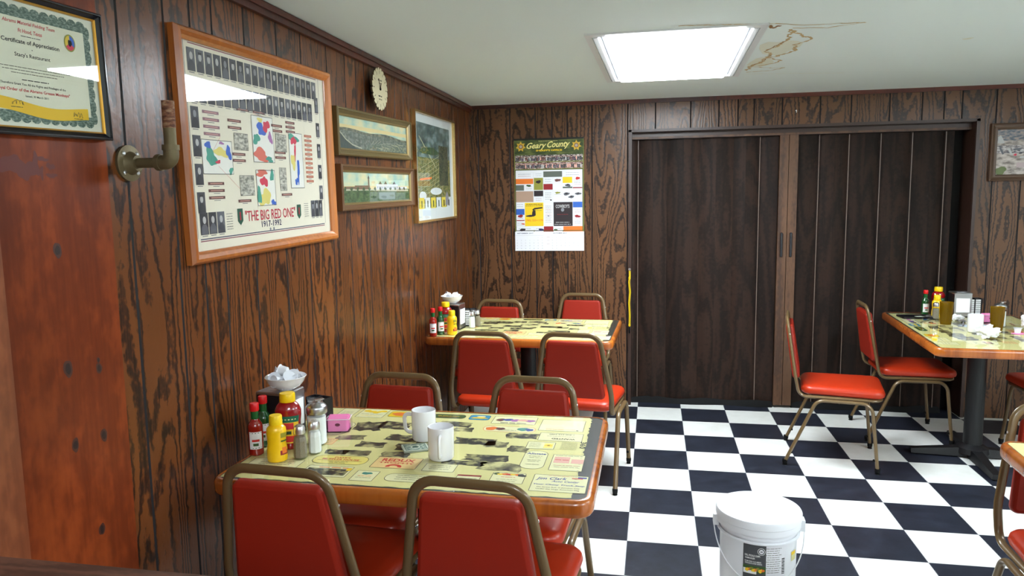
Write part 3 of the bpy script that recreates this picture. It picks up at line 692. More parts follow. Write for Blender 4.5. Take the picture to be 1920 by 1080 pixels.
# bottles
def hot_sauce(sauce, label_m, green):
    t = empty('hot_sauce_bottle', (0,0,0)); b = B()
    b.lathe([(.018,0),(.0215,.003),(.022,.008),(.022,.088),(.020,.097),(.0125,.108),(.0105,.114),(.0105,.135)], sauce, 26); b.build('body', t)
    b = B(); b.lathe([(.0113,.108),(.0113,.137)], mat('neck_wrap_green', (20,90,40), .3), 20) ; b.build('neck_wrap', t)
    b = B(); b.lathe([(.0125,.136),(.0135,.139),(.0135,.158),(.0125,.160),(.005,.161)], mat('bottle_cap_red', (214,20,26), .35), 22); b.build('cap', t)
    b = B()
    n = 9; 
    for i in range(n):
        a0 = -.9+1.8*i/n; a1 = -.9+1.8*(i+1)/n; r = .0223
        b.add([(r*math.sin(a0),-r*math.cos(a0),.022),(r*math.sin(a1),-r*math.cos(a1),.022),(r*math.sin(a1),-r*math.cos(a1),.075),(r*math.sin(a0),-r*math.cos(a0),.075)], [(0,1,2,3)], label_m, True)
    for a0, a1, z0, z1, m in ((-.5,.5,.045,.052,red_i),(-.35,.35,.032,.040,grn_i),(-.8,.8,.0705,.0725,grn_i),(-.8,.8,.0245,.0265,grn_i)):
        r = .0226
        for i in range(4):
            p0 = a0+(a1-a0)*i/4; p1 = a0+(a1-a0)*(i+1)/4
            b.add([(r*math.sin(p0),-r*math.cos(p0),z0),(r*math.sin(p1),-r*math.cos(p1),z0),(r*math.sin(p1),-r*math.cos(p1),z1),(r*math.sin(p0),-r*math.cos(p0),z1)], [(0,1,2,3)], m, True)
    b.build('label_sticker', t); return t
red_sauce = mat('red_pepper_sauce', (150,24,14), .12, coat=.8); green_glass = mat('green_glass_sauce', (22,78,36), .1, coat=.9)
hsr = hot_sauce(red_sauce, paper, False); hsg = hot_sauce(green_glass, paper, True)
def yellow_bottle():
    t = empty('mustard_bottle', (0,0,0)); b = B(); ym = mat('mustard_yellow', (250,200,10), .32, coat=.3)
    b.lathe([(.024,0),(.028,.003),(.0295,.012),(.0290,.040),(.0262,.056),(.0275,.072),(.029,.088),(.0275,.1),(.021,.108),(.017,.111)], ym, 30, sy=.82); b.build('body', t)
    b = B(); b.lathe([(.0185,.111),(.019,.113),(.0185,.136),(.017,.139),(.008,.1395)], mat('mustard_cap', (252,212,20), .4), 26); b.build('cap', t)
    b = B(); r = .0297
    def patch(a0,a1,z0,z1,m,rr=r,n=5):
        for i in range(n):
            p0 = a0+(a1-a0)*i/n; p1 = a0+(a1-a0)*(i+1)/n
            b.add([(rr*math.cos(p0),rr*.82*math.sin(p0),z0),(rr*math.cos(p1),rr*.82*math.sin(p1),z0),(rr*math.cos(p1),rr*.82*math.sin(p1),z1),(rr*math.cos(p0),rr*.82*math.sin(p0),z1)], [(0,1,2,3)], m, True)
    patch(-1.3,-.3,.022,.036,red_d); patch(-1.1,-.5,.026,.045,or_i,r+.0002); patch(-1.2,-.4,.062,.066,grn_i,r); patch(-1.2,-.4,.074,.088,mat('label_olive',(150,140,30),.5)); b.build('label_sticker', t)
    return t
mus = yellow_bottle()
def ketchup():
    t = empty('ketchup_bottle', (0,0,0)); b = B(); km = mat('ketchup_red', (150,10,20), .18, coat=.8)
    b.lathe([(.028,0),(.034,.004),(.036,.015),(.0355,.06),(.037,.085),(.040,.105),(.040,.122),(.034,.137),(.025,.147),(.021,.150)], km, 32, sy=.72); b.build('body', t)
    b = B(); b.lathe([(.0235,.149),(.024,.151),(.0235,.173),(.022,.176),(.01,.177)], mat('ketchup_cap_yellow', (250,206,10), .35), 28); b.build('cap', t)
    b = B()
    def patch(a0,a1,z0,z1,m,r0=.0363,r1=.0363,n=8):
        for i in range(n):
            p0 = a0+(a1-a0)*i/n; p1 = a0+(a1-a0)*(i+1)/n
            f = lambda r,a,z: (r*math.sin(a),-r*.72*math.cos(a),z)
            b.add([f(r0,p0,z0),f(r0,p1,z0),f(r1,p1,z1),f(r1,p0,z1)], [(0,1,2,3)], m, True)
    patch(-1,1,.022,.06,mat('label_yellow',(236,190,40),.5),.0365,.0362); patch(-1,1,.06,.088,MATS['label_yellow'],.0362,.0378); patch(-1.0,1.0,.088,.108,mat('label_green',(24,104,80),.5),.0378,.0410)
    patch(-.5,.5,.066,.086,mat('label_tomato',(200,40,50),.5),.0370,.0381,5); patch(-.3,.3,.050,.060,mat('label_dark_green',(24,64,40),.5),.0368,.0366,4); patch(-.8,.8,.026,.045,red_i,.0369,.0367); patch(-.7,.7,.096,.099,cream_l,.0392,.0396,5)
    b.build('label_sticker', t); return t
ket = ketchup()
def shaker(fill, fillz, name):
    t = empty(name, (0,0,0)); b = B(); n = 8
    def oct_(r, z): return [(r*math.cos(2*math.pi*i/n+.39), r*math.sin(2*math.pi*i/n+.39), z) for i in range(n)]
    b.rings([oct_(.0195,0),oct_(.0215,.003),oct_(.0205,.055),oct_(.0165,.072),oct_(.0155,.078)], glass_clear, False); b.build('body', t)
    b = B(); b.rings([oct_(.0175,.003),oct_(.0188,.006),oct_(.0182,.054),oct_(.0155,fillz)], fill, False); b.build('contents', t)
    b = B(); b.lathe([(.0172,.076),(.0175,.079),(.0172,.090),(.0145,.098),(.008,.1025),(.003,.1035)], chrome, 22)
    b.build('cap', t)
    b = B()
    for i in range(6): a = i*math.pi/3; b.lathe([(.0012,0),(.0012,.0008)], rubber, 6, Tm((.006*math.cos(a),.006*math.sin(a),.1022)))
    b.build('holes', t)
    return t
pepm = photo_mat('ground_pepper', (84,70,56), (130,116,96), (176,164,140), 900, 1, 1); saltm = mat('salt', (244,244,244), .9)
shp = shaker(pepm, .066, 'pepper_shaker'); shs = shaker(saltm, .068, 'salt_shaker')
def sugar():
    t = empty('sugar_pourer', (0,0,0)); b = B()
    b.lathe([(.026,0),(.032,.003),(.0335,.010),(.030,.018),(.030,.098),(.031,.104)], glass_clear, 32); b.build('body', t)
    b = B(); b.lathe([(.027,.004),(.029,.01),(.028,.018),(.028,.090)], saltm, 28); b.build('contents', t)
    b = B(); b.lathe([(.032,.100),(.033,.102),(.033,.120),(.031,.124),(.022,.132),(.012,.136)], steel, 32); b.build('lid', t)
    b = B(); b.lathe([(.0085,.13),(.0085,.143)], steel, 16, Tm((.008,0,0))); b.box((-.012,-.008,.141), (.019,.008,.1435), steel, Tm((.006,0,0))); b.build('pour_flap', t)
    return t
sug = sugar()
def napkin_box():
    t = empty('napkin_dispenser', (0,0,0)); hx, hy, hz = .058, .05, .148; side = mat('dispenser_black_side', (24,24,28), .3)
    b = B(); pad(b, rect(2*hx-.004, 2*hy), .006, [(0,.004),(0,hz-.004)], side); b.build('body', t)
    b = B(); pad(b, rect(2*hx+.004, 2*hy+.004), .008, [(0,hz-.006),(0,hz),(.004,hz+.003)], steel); b.box((-.02,-hy*.5,hz+.003), (.02,hy*.5,hz+.004), steel); b.build('top_plate', t)
    for s in (-1, 1):
        b = B()
        for a in ((-hy+.002,.006,-hy+.012,hz-.006),(hy-.012,.006,hy-.002,hz-.006),(-hy+.012,.006,hy-.012,.03),(-hy+.012,hz-.03,hy-.012,hz-.006)):
            b.box((s*hx-.0015,a[0],a[1]), (s*hx+.0015,a[2],a[3]), steel)
        b.build('face_plate', t)
        b = B(); b.box((s*(hx-.001)-.001,-hy+.012,.03), (s*(hx-.001)+.003*s+.001,hy-.012,hz-.03), napkin); b.build('napkins', t)
    b = B(); pad(b, rect(2*hx+.004, 2*hy+.004), .008, [(0,0),(0,.006)], rubber); b.build('base', t)
    return t
nap = napkin_box()
def jelly_caddy():
    t = empty('jelly_packet_rack', (0,0,0)); b = B(); bk = mat('rack_black_plastic', (16,16,22), .35)
    b.box((-.04,-.022,0), (.04,.022,.006), bk); b.box((-.04,.018,.006), (.04,.022,.105), bk)
    for x in (-.04,-.0015,.037): b.box((x,-.022,.006), (x+.003,.018,.105), bk)
    b.build('rack', t)
    for sx in (-.0202,.0182):
        for k in range(7):
            b = B(); z = .007+k*.0132; b.box((sx-.015,-.019,z), (sx+.015,.015,z+.009), white_p); b.box((sx-.0165,-.0205,z+.009), (sx+.0165,.016,z+.0105), chrome); b.build('packet_stack', t)
    return t
jel = jelly_caddy()
packm = mat('pink_sweetener_paper', (252,150,205), .7, bump=.3, bscale=60); packw = mat('pink_packet_logo', (110,40,70), .7)
def caddy():
    t = empty('sweetener_caddy', (0,0,0)); b = B(); w_, d_, h_, k = .078, .058, .044, .0018
    b.box((-w_/2,-d_/2,0), (w_/2,d_/2,k), acrylic); b.box((-w_/2,-d_/2,k), (w_/2,-d_/2+k,h_), acrylic); b.box((-w_/2,d_/2-k,k), (w_/2,d_/2,h_), acrylic)
    b.box((-w_/2,-d_/2+k,k), (-w_/2+k,d_/2-k,h_), acrylic); b.box((w_/2-k,-d_/2+k,k), (w_/2,d_/2-k,h_), acrylic); b.build('box', t)
    b = B()
    b.tube([(-w_/2,-d_/2,h_),(w_/2,-d_/2,h_),(w_/2,d_/2,h_),(-w_/2,d_/2,h_)], .0012, .0012, mat('acrylic_rim', (235,225,232), .2), 6, (0,0,1), closed=True); b.build('rim', t)
    return t
cad = caddy()
def packets(T0, n, label, group, src=[None]):
    for i in range(n):
        if src[0] is None:
            b = B(); rnd = random.Random(3)
            pad(b, rect(.064,.046), .002, [(.002,0),(0,.0012),(0,.0022),(.004,.0034)], packm)
            o = b.build('sweetener_packet'); src[0] = o
            b = B(); b.lathe([(.0085,0),(.0085,.0002)], packw, 18, Tm((0,0,.0034)), sy=.62); b.build('emblem', o)
        else: o = copy_tree(src[0])
        o.matrix_world = T0 @ Matrix.Translation((.0+.004*math.sin(i*2.1)*.4, -.0235+i*.0047, .0262+.0025*math.sin(i*1.7))) @ Matrix.Rotation(math.pi/2, 4, 'X')
        tag(o, label, 'packet', group)
def bowl():
    t = B(); t.lathe([(.024,0),(.027,.002),(.031,.005),(.048,.014),(.058,.027),(.063,.039),(.0665,.044),(.065,.0455),(.058,.036),(.050,.024),(.036,.014),(.010,.009)], ceramic, 40); return t.build('small_bowl')
def crmk():
    t = empty('coffee_creamer', (0,0,0)); b = B(); b.lathe([(.010,0),(.0115,.001),(.0145,.020),(.0160,.0215)], white_p, 18); b.build('cup', t)
    b = B(); b.lathe([(.0172,.0215),(.0172,.0225)], mat('creamer_foil', (226,230,238), .3), 18); b.box((.014,-.005,.0215), (.023,.005,.0222), MATS['creamer_foil']); b.build('foil_lid', t); return t
crm = crmk()
def place(proto, loc, rz, label, cat, group=None, used={}):
    o = copy_tree(proto) if proto.name in used else proto
    used[proto.name] = 1; o.location = loc; o.rotation_euler = (0,0,rz); tag(o, label, cat, group); return o
GC = 'creamers in the bowl on the front left table'; GC2 = 'creamers in the bowl on the corner table'
# front left table set
T = ZT
place(hsr, (-1.077,-3.275,T), .5, 'red hot sauce bottle with red cap on the front left table, beside the mustard', 'hot sauce', 'hot sauce bottles')
place(hsg, (-1.095,-3.195,T), .3, 'green hot sauce bottle with red cap behind the red one, front left table', 'hot sauce', 'hot sauce bottles')
place(mus, (-.985,-3.317,T), .55, 'yellow mustard squeeze bottle at the near left corner of the front left table', 'mustard', 'mustard bottles')
place(ket, (-1.005,-3.205,T), .35, 'red ketchup bottle with yellow cap on the front left table', 'ketchup', 'ketchup bottles')
place(shp, (-.928,-3.285,T), .1, 'glass pepper shaker with chrome cap, front left table', 'pepper shaker', 'pepper shakers')
place(shs, (-.905,-3.235,T), .1, 'glass salt shaker with chrome cap in front of the sugar pourer', 'salt shaker', 'salt shakers')
place(sug, (-.935,-3.155,T), .9, 'glass sugar pourer with steel lid on the front left table', 'sugar pourer', 'sugar pourers')
place(nap, (-1.10,-3.075,T), -.12, 'steel and black napkin dispenser with a bowl on top, front left table', 'napkin dispenser', 'napkin dispensers')
place(jel, (-1.005,-2.99,T), -.3, 'black rack of jelly packets behind the sugar pourer, front left table', 'jelly rack', 'jelly packet racks')
NZ = ZT+.152
bw0 = bowl(); lay(bw0, (-1.075,-3.08,NZ)); tag(bw0, 'white bowl of creamers on top of the napkin dispenser, front left table', 'bowl', 'creamer bowls')
for i, (x, y, z, rx, ry) in enumerate(((-.03,-.008,.034,1.25,.3),(-.008,-.02,.030,1.4,-.4),(-.016,.012,.047,1.3,-1.0),(.006,.004,.058,1.45,-1.5),(.012,-.016,.033,.9,.9),(.026,.004,.031,.4,.2),(.008,.026,.032,1.2,2.2),(-.026,.022,.034,.8,2.8))):
    o = copy_tree(crm) if i else crm; o.location = (-1.075+x, -3.08+y, NZ+z+.001); o.rotation_euler = (rx, 0, ry); o.scale = (1.2,1.2,1.25); tag(o, 'white coffee creamer cup in the bowl over the napkin dispenser, front left table', 'creamer', GC)
place(cad, (-.925,-3.015,T), .22, 'clear plastic caddy of pink sweetener packets, front left table', 'caddy', 'sweetener caddies')
packets(Matrix.Translation((-.925,-3.015,T)) @ Matrix.Rotation(.22,4,'Z'), 11, 'pink sweetener packet in the clear caddy on the front left table', 'sweetener packets, front left table')
# corner table set
place(hsr, (-1.118,-1.315,T), .3, 'red hot sauce bottle with red cap on the table in the corner', 'hot sauce', 'hot sauce bottles')
place(hsg, (-1.092,-1.255,T), .6, 'green hot sauce bottle behind the red one on the corner table', 'hot sauce', 'hot sauce bottles')
place(ket, (-1.085,-1.17,T), .2, 'ketchup bottle on the corner table between the hot sauce and mustard', 'ketchup', 'ketchup bottles')
place(mus, (-1.025,-1.25,T), .2, 'yellow mustard bottle on the table in the corner', 'mustard', 'mustard bottles')
place(nap, (-1.075,-1.04,T), -.1, 'napkin dispenser with a white bowl on top, corner table', 'napkin dispenser', 'napkin dispensers')
place(jel, (-.995,-.94,T), .3, 'black jelly packet rack on the corner table by the napkin dispenser', 'jelly rack', 'jelly packet racks')
o = place(bw0, (-1.08,-1.045,NZ), 0, 'white bowl of creamers on the napkin dispenser of the corner table', 'bowl', 'creamer bowls', {bw0.name: 1})
for i, (x, y, z, rx, ry) in enumerate(((-.03,-.008,.034,1.25,.3),(-.004,-.014,.030,1.4,-.4),(-.012,.012,.045,1.3,-1.0),(.022,-.01,.032,.7,.5),(.01,.016,.036,1.2,2.0))):
    c = copy_tree(crm); c.location = (-1.08+x, -1.045+y, NZ+z+.001); c.rotation_euler = (rx, 0, ry); c.scale = (1.2,1.2,1.25); tag(c, 'white coffee creamer cup heaped in the bowl of the corner table', 'creamer', GC2)
place(shs, (-.965,-1.02,T), .2, 'salt shaker with chrome cap standing on the corner table', 'salt shaker', 'salt shakers')
place(shp, (-.945,-.965,T), .2, 'pepper shaker right behind the salt shaker on the corner table', 'pepper shaker', 'pepper shakers')
# table by the folding door
place(hsg, (1.79,-.262,T), 0, 'green sauce bottle with red cap and white label, table by the folding door', 'hot sauce', 'hot sauce bottles')
place(ket, (1.875,-.225,T), 0, 'ketchup bottle behind the mustard on the table by the folding door', 'ketchup', 'ketchup bottles')
place(mus, (1.832,-.335,T), 0, 'yellow mustard bottle behind the amber tumbler, table by the folding door', 'mustard', 'mustard bottles')
place(shp, (1.80,-.41,T), .2, 'pepper shaker in front of the mustard, table by the folding door', 'pepper shaker', 'pepper shakers')
n3 = place(nap, (1.985,-.27,T), 1.5, 'napkin dispenser full of white napkins, table by the folding door', 'napkin dispenser', 'napkin dispensers')
place(jel, (2.09,-.20,T), .1, 'black jelly packet rack on the table by the folding door', 'jelly rack', 'jelly packet racks')
place(cad, (2.055,-.50,T), .1, 'clear caddy with pink sweetener packets, table by the folding door', 'caddy', 'sweetener caddies')
packets(Matrix.Translation((2.055,-.50,T)) @ Matrix.Rotation(.1,4,'Z'), 9, 'pink sweetener packet in the caddy on the table by the folding door', 'sweetener packets, table by the folding door')
def tumbler():
    b = B(); b.lathe([(.028,0),(.029,.002),(.030,.02),(.036,.125),(.0372,.130),(.0362,.131),(.034,.122),(.0275,.008),(.01,.007)], amber_g, 30)
    for k in range(14): a = k*2*math.pi/14; b.tube([(.0302*math.cos(a),.0302*math.sin(a),.02),(.0345*math.cos(a),.0345*math.sin(a),.095)], .0012, .0008, amber_g, 5, (math.cos(a),math.sin(a),0))
    return b.build('amber_tumbler')
am = tumbler(); place(am, (1.79,-.60,T), 0, 'amber plastic tumbler in front of the mustard bottle', 'tumbler', 'amber tumblers')
place(am, (1.985,-.78,T), 0, 'amber plastic tumbler in front of the sugar pourer, right of the mug', 'tumbler', 'amber tumblers')
place(sug, (2.05,-.66,T), .3, 'glass sugar pourer behind the right amber tumbler', 'sugar pourer', 'sugar pourers')
o = place(mg1, (1.845,-.86,T), math.radians(40), 'white mug on the table by the folding door, between the amber tumblers', 'mug', 'white mugs', {mg1.name: 1})
def crumple(seed, r, sc=(1,1,.7)):
    bm = bmesh.new(); bmesh.ops.create_icosphere(bm, subdivisions=4, radius=r)
    for v in bm.verts:
        n = v.co.normalized(); k = .75+.55*noise.noise(n*2.2+Vector((seed,0,0)))+.30*abs(noise.noise(n*5+Vector((0,seed,0))))+.12*noise.noise(n*11)
        v.co = Vector((n.x*sc[0], n.y*sc[1], n.z*sc[2]))*r*k
    mz = min(v.co.z for v in bm.verts)
    for v in bm.verts: v.co.z -= mz
    me = bpy.data.meshes.new('crumpled_napkin'); bm.to_mesh(me); bm.free(); me.materials.append(napkin)
    for pl in me.polygons: pl.use_smooth = False
    o = bpy.data.objects.new('crumpled_napkin', me); COL.objects.link(o); return o
o = lay(crumple(1, .048, (1.3,.8,.75)), (1.83,-1.06,T), .3); tag(o, 'crumpled white napkin at the near edge, below the white mug', 'napkin', 'crumpled napkins')
o = lay(crumple(5, .045, (.7,.8,1.1)), (2.13,-.80,T), .3); tag(o, 'crumpled white napkin standing behind the right amber tumbler', 'napkin', 'crumpled napkins')
o = lay(crumple(9, .03, (1.5,1,.6)), (1.90,-.46,T), .3); tag(o, 'small crumpled napkin in front of the napkin dispenser', 'napkin', 'crumpled napkins')
b = B(); pad(b, rect(.19,.11), .012, [(.004,0),(0,.004),(0,.012),(.003,.013),(.006,.010),(.02,.004)], mat('tray_black', (18,18,22), .25)); o = b.build('bill_tray', loc=(1.70,-.37,T)); o.rotation_euler = (0,0,.1); tag(o, 'black bill tray at the left end of the table by the folding door', 'tray')
b = B(); b.box((-.02,-.03,0), (.02,.03,.0006), bill); o = b.build('paper_slip', loc=(1.73,-.37,T+.0052)); o.rotation_euler = (0,.0,.3); tag(o, 'grey white paper slip lying in the black bill tray', 'paper slip')
def spoon(name):
    b = B(); dark = mat('cutlery_steel', (120,122,126), .25, metal=1)
    b.tube([(-.09,0,.002),(-.03,0,.0045),(.03,0,.004),(.06,0,.003)], .004, .0015, dark, 8, (0,0,1))
    b.lathe([(.001,.0005),(.012,.001),(.019,.005),(.0195,.006),(.012,.003),(.002,.0025)], dark, 18, Tm((.078,0,0)), sy=.7, sx=1.3)
    return b.build(name)
sp_ = lay(spoon('teaspoon'), (1.72,-.50,T), .9); tag(sp_, 'steel teaspoon in front of the black bill tray', 'spoon')
sp2 = lay(sp_.copy(), (1.89,-.585,T), 1.2); COL.objects.link(sp2); tag(sp2, 'steel teaspoon right of the left amber tumbler', 'spoon')
b = B(); b.box((-.075,-.05,0), (.075,.05,.0007), mat('guest_check_paper', (206,222,236), .8)); b.box((-.06,-.04,.0009), (.05,.03,.0014), MATS['guest_check_paper'], Tm(rz=.3)); o = b.build('guest_check', loc=(1.93,-.66,T)); o.rotation_euler = (0,0,.2); tag(o, 'pale blue paper check lying flat behind the mug and tumbler', 'paper')
o = copy_tree(crm); o.location = (2.045,-.885,T+.0036); o.rotation_euler = (0,0,.4); o.scale = (1.2,1.2,1.25); tag(o, 'single creamer cup standing on a pink packet at the table right side', 'creamer')
pk = copy_tree([x for x in bpy.data.objects if x.name.startswith('sweetener_packet')][0]); pk.matrix_world = Matrix.Translation((2.05,-.89,T)) @ Matrix.Rotation(.5,4,'Z'); pk['label'] = 'pink packet lying flat under the single creamer cup'; pk['group'] = 'loose packet'
# ---------------------------------------------------------------- bucket
bk_ = empty('plastic_bucket', (.49,-2.55,0)); b = B()
bw_ = white_p
b.lathe([(.128,0),(.132,.004),(.135,.30),(.1365,.305)], bw_, 48); b.lathe([(.136,.286),(.146,.288),(.146,.292),(.137,.294)], bw_, 48, cap0=False, cap1=False); b.lathe([(.136,.315),(.148,.317),(.148,.340),(.137,.342)], bw_, 48, cap0=False, cap1=False); b.lathe([(.1365,.30),(.139,.35)], bw_, 48); b.build('body', bk_)
b = B(); b.lathe([(.1475,.338),(.1505,.341),(.151,.362),(.148,.368),(.142,.369),(.138,.363),(.134,.358),(.10,.357),(.03,.357)], bw_, 48)
b.lathe([(.06,.357),(.062,.3585),(.064,.357)], bw_, 40, cap0=False, cap1=False); b.build('lid', bk_)
for s in (-1, 1):
    b = B(); b.box((s*.150-.010,-.02,.295), (s*.150+.010,.02,.335), bw_); b.build('handle_ear', bk_)
b = B(); n = 28; P = [(.158*math.cos(math.pi*i/n), -.158*math.sin(math.pi*i/n), .312-.165*math.sin(math.pi*i/n)) for i in range(n+1)]
b.tube(P, .0022, .0022, mat('bail_wire', (232,234,238), .3), 8, (0,0,1)); hb = b.build('bail_handle', bk_)
b = B(); b.tube(P[10:19], .007, .007, mat('handle_grip', (214,216,210), .5), 10, (0,0,1)); b.build('grip', hb)
bk_.rotation_euler = (0,0,math.radians(-1.5))
def fB(u, v, d):   # wrap round the bucket; u = arc length from the front
    r = .1355+d; a = u/r; return (r*math.sin(a), -r*math.cos(a), v+.034)
class PB(Print):
    def quad(s, cx, cy, w, h, m, rot=0):
        n = max(1, int(w/.008))
        for i in range(n): x0 = cx-w/2+w*i/n; s.poly([(x0,cy-h/2),(x0+w/n,cy-h/2),(x0+w/n,cy+h/2),(x0,cy+h/2)], m)
lab = mat('bucket_label_grey', (70,72,76), .5); labw = mat('bucket_label_white', (232,232,236), .5)
p = PB(fB, .0002)
p.quad(-.025,.165,.078,.165,lab); p.quad(.052,.165,.076,.165,labw); p.up()
p.text('DILL PICKLE CHIPS', -.032,.208,.052,.007,paper,bold=.02); p.text('HAMBURGER', -.040,.198,.034,.006,paper,bold=.02); p.text('FROM FRESH CUCUMBERS', -.030,.186,.056,.005,paper,bold=.01); p.text('REFRIGERATE AFTER OPENING', -.028,.179,.058,.005,paper,bold=.01)
p.ell(-.002,.226,.013,.013,paper,24); p.up(); p.ell(-.002,.226,.0115,.0115,lab,24); p.up(); p.ell(-.002,.226,.008,.008,labw,20); p.up(); p.text('M',-.002,.226,.007,.006,lab,bold=.02)
p.l = 1; p.quad(-.025,.158,.078,.026,grn_i); p.l = 2; p.quad(-.04,.150,.045,.018,paper); p.l = 3
for i in range(8): p.blob(-.050+.0075*i,.154+.003*(i % 3),.007,.006,(yel_i, or_i, mat('pickle_green',(120,130,40),.5))[i % 3],i)
p.l = 1
for i in range(12): p.greek(.040,.238-.008*i,.046 if i % 3 else .06,.003,ink_l,i)
for i in range(10): p.quad(.078,.198-.006*i,.012,.003 if i % 2 else .0042,ink)
p.quad(.135,.205,.03,.012,yel_i); p.quad(.135,.188,.03,.022,mat('tag_pale', (222,216,150), .6))
p.build('label_sticker', bk_)
tag(bk_, 'white lidded plastic bucket with a grey pickle label standing on the checkered floor', 'bucket')
# ---------------------------------------------------------------- pipe
pm_ = mat('aged_brass_pipe', (112,100,72), .5, metal=.5, bump=.8, bscale=60); rust = photo_mat('rusty_pipe', (84,44,28), (130,84,58), (160,128,100), 60, 1, 3, .7)
pp = empty('wall_pipe', (XL,-3.556,1.605))
b = B(); Tf = Tm(ry=math.pi/2); b.lathe([(.046,0),(.046,.007),(.030,.010),(.022,.022),(.020,.03)], pm_, 36, Tf); fl_ = b.build('flange', pp)
for k in range(4):
    a = math.pi/4+k*math.pi/2; b = B(); b.lathe([(.006,0),(.006,.003),(.003,.005)], steel, 10, Tm((.007,.034*math.cos(a),.034*math.sin(a)), ry=math.pi/2)); b.build('screw', fl_)
b = B(); b.tube([(.02,0,0),(.11,0,0)], .0128, .0128, pm_, 20, (0,0,1)); b.build('arm_pipe', pp)
b = B(); P = fillet([(.088,0,0),(.126,0,0),(.126,0,.040)], [0,.024,0], 8); b.tube(P, .0185, .0185, pm_, 20, (0,1,0)); b.lathe([(.021,0),(.021,.012)], pm_, 24, Tm((.086,0,0), ry=math.pi/2)); b.lathe([(.021,.03),(.021,.043)], pm_, 24, Tm((.126,0,0))); b.build('elbow', pp)
b = B(); b.lathe([(.0150,.04),(.0150,.085)], pm_, 20, Tm((.126,0,0))); b.lathe([(.0155,.085),(.0155,.152),(.0115,.152),(.0115,.12)], rust, 20, Tm((.126,0,0))); b.build('upright_pipe', pp)
tag(pp, 'brass and rust coloured pipe with round flange and elbow, mounted left of the big poster', 'pipe')
# ---------------------------------------------------------------- pictures on the left wall
def frame_left(name, y0, y1, z0, z1, fw, fd, fmat, tilt=0, inner=None, iw=.008, mat_w=0, matm=None, prof='flat'):
    """a frame hung on the left wall, local origin at its lower-left (as seen) corner; u runs along +y"""
    t = empty(name, (XL+.001, y0, z0)); t.rotation_euler = (tilt, 0, 0)
    W, Hh = y1-y0, z1-z0
    b = B()
    def ring(o, x): return [(x, o, o), (x, W-o, o), (x, W-o, Hh-o), (x, o, Hh-o)]
    if prof == 'round': pf = [(0,0),(0,fd*.6),(fw*.2,fd*.95),(fw*.45,fd),(fw*.75,fd*.8),(fw,fd*.55),(fw,0)]
    elif prof == 'step': pf = [(0,0),(0,fd*.85),(fw*.2,fd),(fw*.35,fd),(fw*.42,fd*.8),(fw*.8,fd*.55),(fw,fd*.5),(fw,0)]
    else: pf = [(0,0),(0,fd),(fw,fd),(fw,0)]
    b.rings([ring(o, x) for o, x in pf], fmat, False, False, False); b.build('frame', t)
    if inner:
        b = B(); b.rings([ring(o, x) for o, x in ((fw-.001,fd*.3),(fw-.001,fd*.62),(fw+iw*.5,fd*.5),(fw+iw,fd*.35))], inner, False, False, False); b.build('inner_frame', t)
    b = B(); b.box((0,fw*.3,fw*.3), (fd*.25,W-fw*.3,Hh-fw*.3), matm or paper); b.build('backing', t)
    b = B(); b.box((fd*.45,fw*.98,fw*.98), (fd*.45+.0015,W-fw*.98,Hh-fw*.98), glass_flat); b.build('glass_pane', t)
    return t, W, Hh, fd*.25+.0003
poster_frame = wood('poster_frame_wood', 'xy', (214,130,58), (200,116,48), (178,98,38), contour=2, us=20, vs=1, rough=.3, coat=.5, attr=False, vary=.1, sharp=False, bump=.03)
pback = mat('poster_cream', (238,232,212), .6)
pt, W, Hh, dz = frame_left('big_poster', -3.345, -2.352, 1.322, 2.000, .036, .03, poster_frame, math.radians(1.45), prof='round', matm=pback)
tag(pt, 'large wood framed military history poster with portraits, maps and title on left wall', 'poster')
p = Print(lambda u, v, d: (dz+d, u+.045, v+.018), .0003)
navy = mat('ink_navy', (40,44,90), .6); maroon = mat('ink_maroon', (140,60,84), .6)
p.quad(.44,.626,.82,.003,navy); p.quad(.44,.620,.82,.003,maroon); p.quad(.44,.052,.84,.003,navy); p.quad(.44,.046,.84,.003,maroon); p.quad(.009,.34,.0015,.57,navy); p.quad(.868,.34,.0015,.57,navy)
gm = [mat('photo_grey%d' % i, c, .6) for i, c in enumerate(((44,46,52),(66,68,76),(96,98,106),(140,142,148),(190,190,190)))]
rnd = random.Random(11)
def portrait(x, y, w_, h_):
    l0 = p.l; d = rnd.choice((0,1,1,2)); p.quad(x, y, w_, h_, gm[d]); p.l = l0+1
    p.poly([(x-w_*.42,y-h_*.48),(x+w_*.42,y-h_*.48),(x+w_*.40,y-h_*.18),(x+w_*.16,y-h_*.02),(x-w_*.16,y-h_*.02),(x-w_*.40,y-h_*.18)], gm[(d+2) % 3]); p.l = l0+2
    p.ell(x+rnd.uniform(-.03,.03)*w_, y+h_*.16, w_*.21, h_*.17, gm[3+(rnd.random() > .5)], 12)
    p.l = l0+3
    if rnd.random() < .4: p.quad(x, y+h_*.33, w_*.46, h_*.10, gm[0])
    p.l = l0; p.quad(x, y-h_*.56, w_*.7, .002, gm[2])
p.l = 1
for i in range(19): portrait(.041+.0435*i, .574, .038, .066)
for i in range(18): portrait(.041+.0435*i, .487, .038, .066)
portrait(.841,.520,.030,.06)
for i in range(4): portrait(.038,.410-.083*i,.038,.062)
for i in range(4): portrait(.843,.424-.082*i,.030,.055)
for i in range(3): portrait(.043+.044*i,.098,.040,.066); portrait(.762+.034*i,.116,.031,.064)
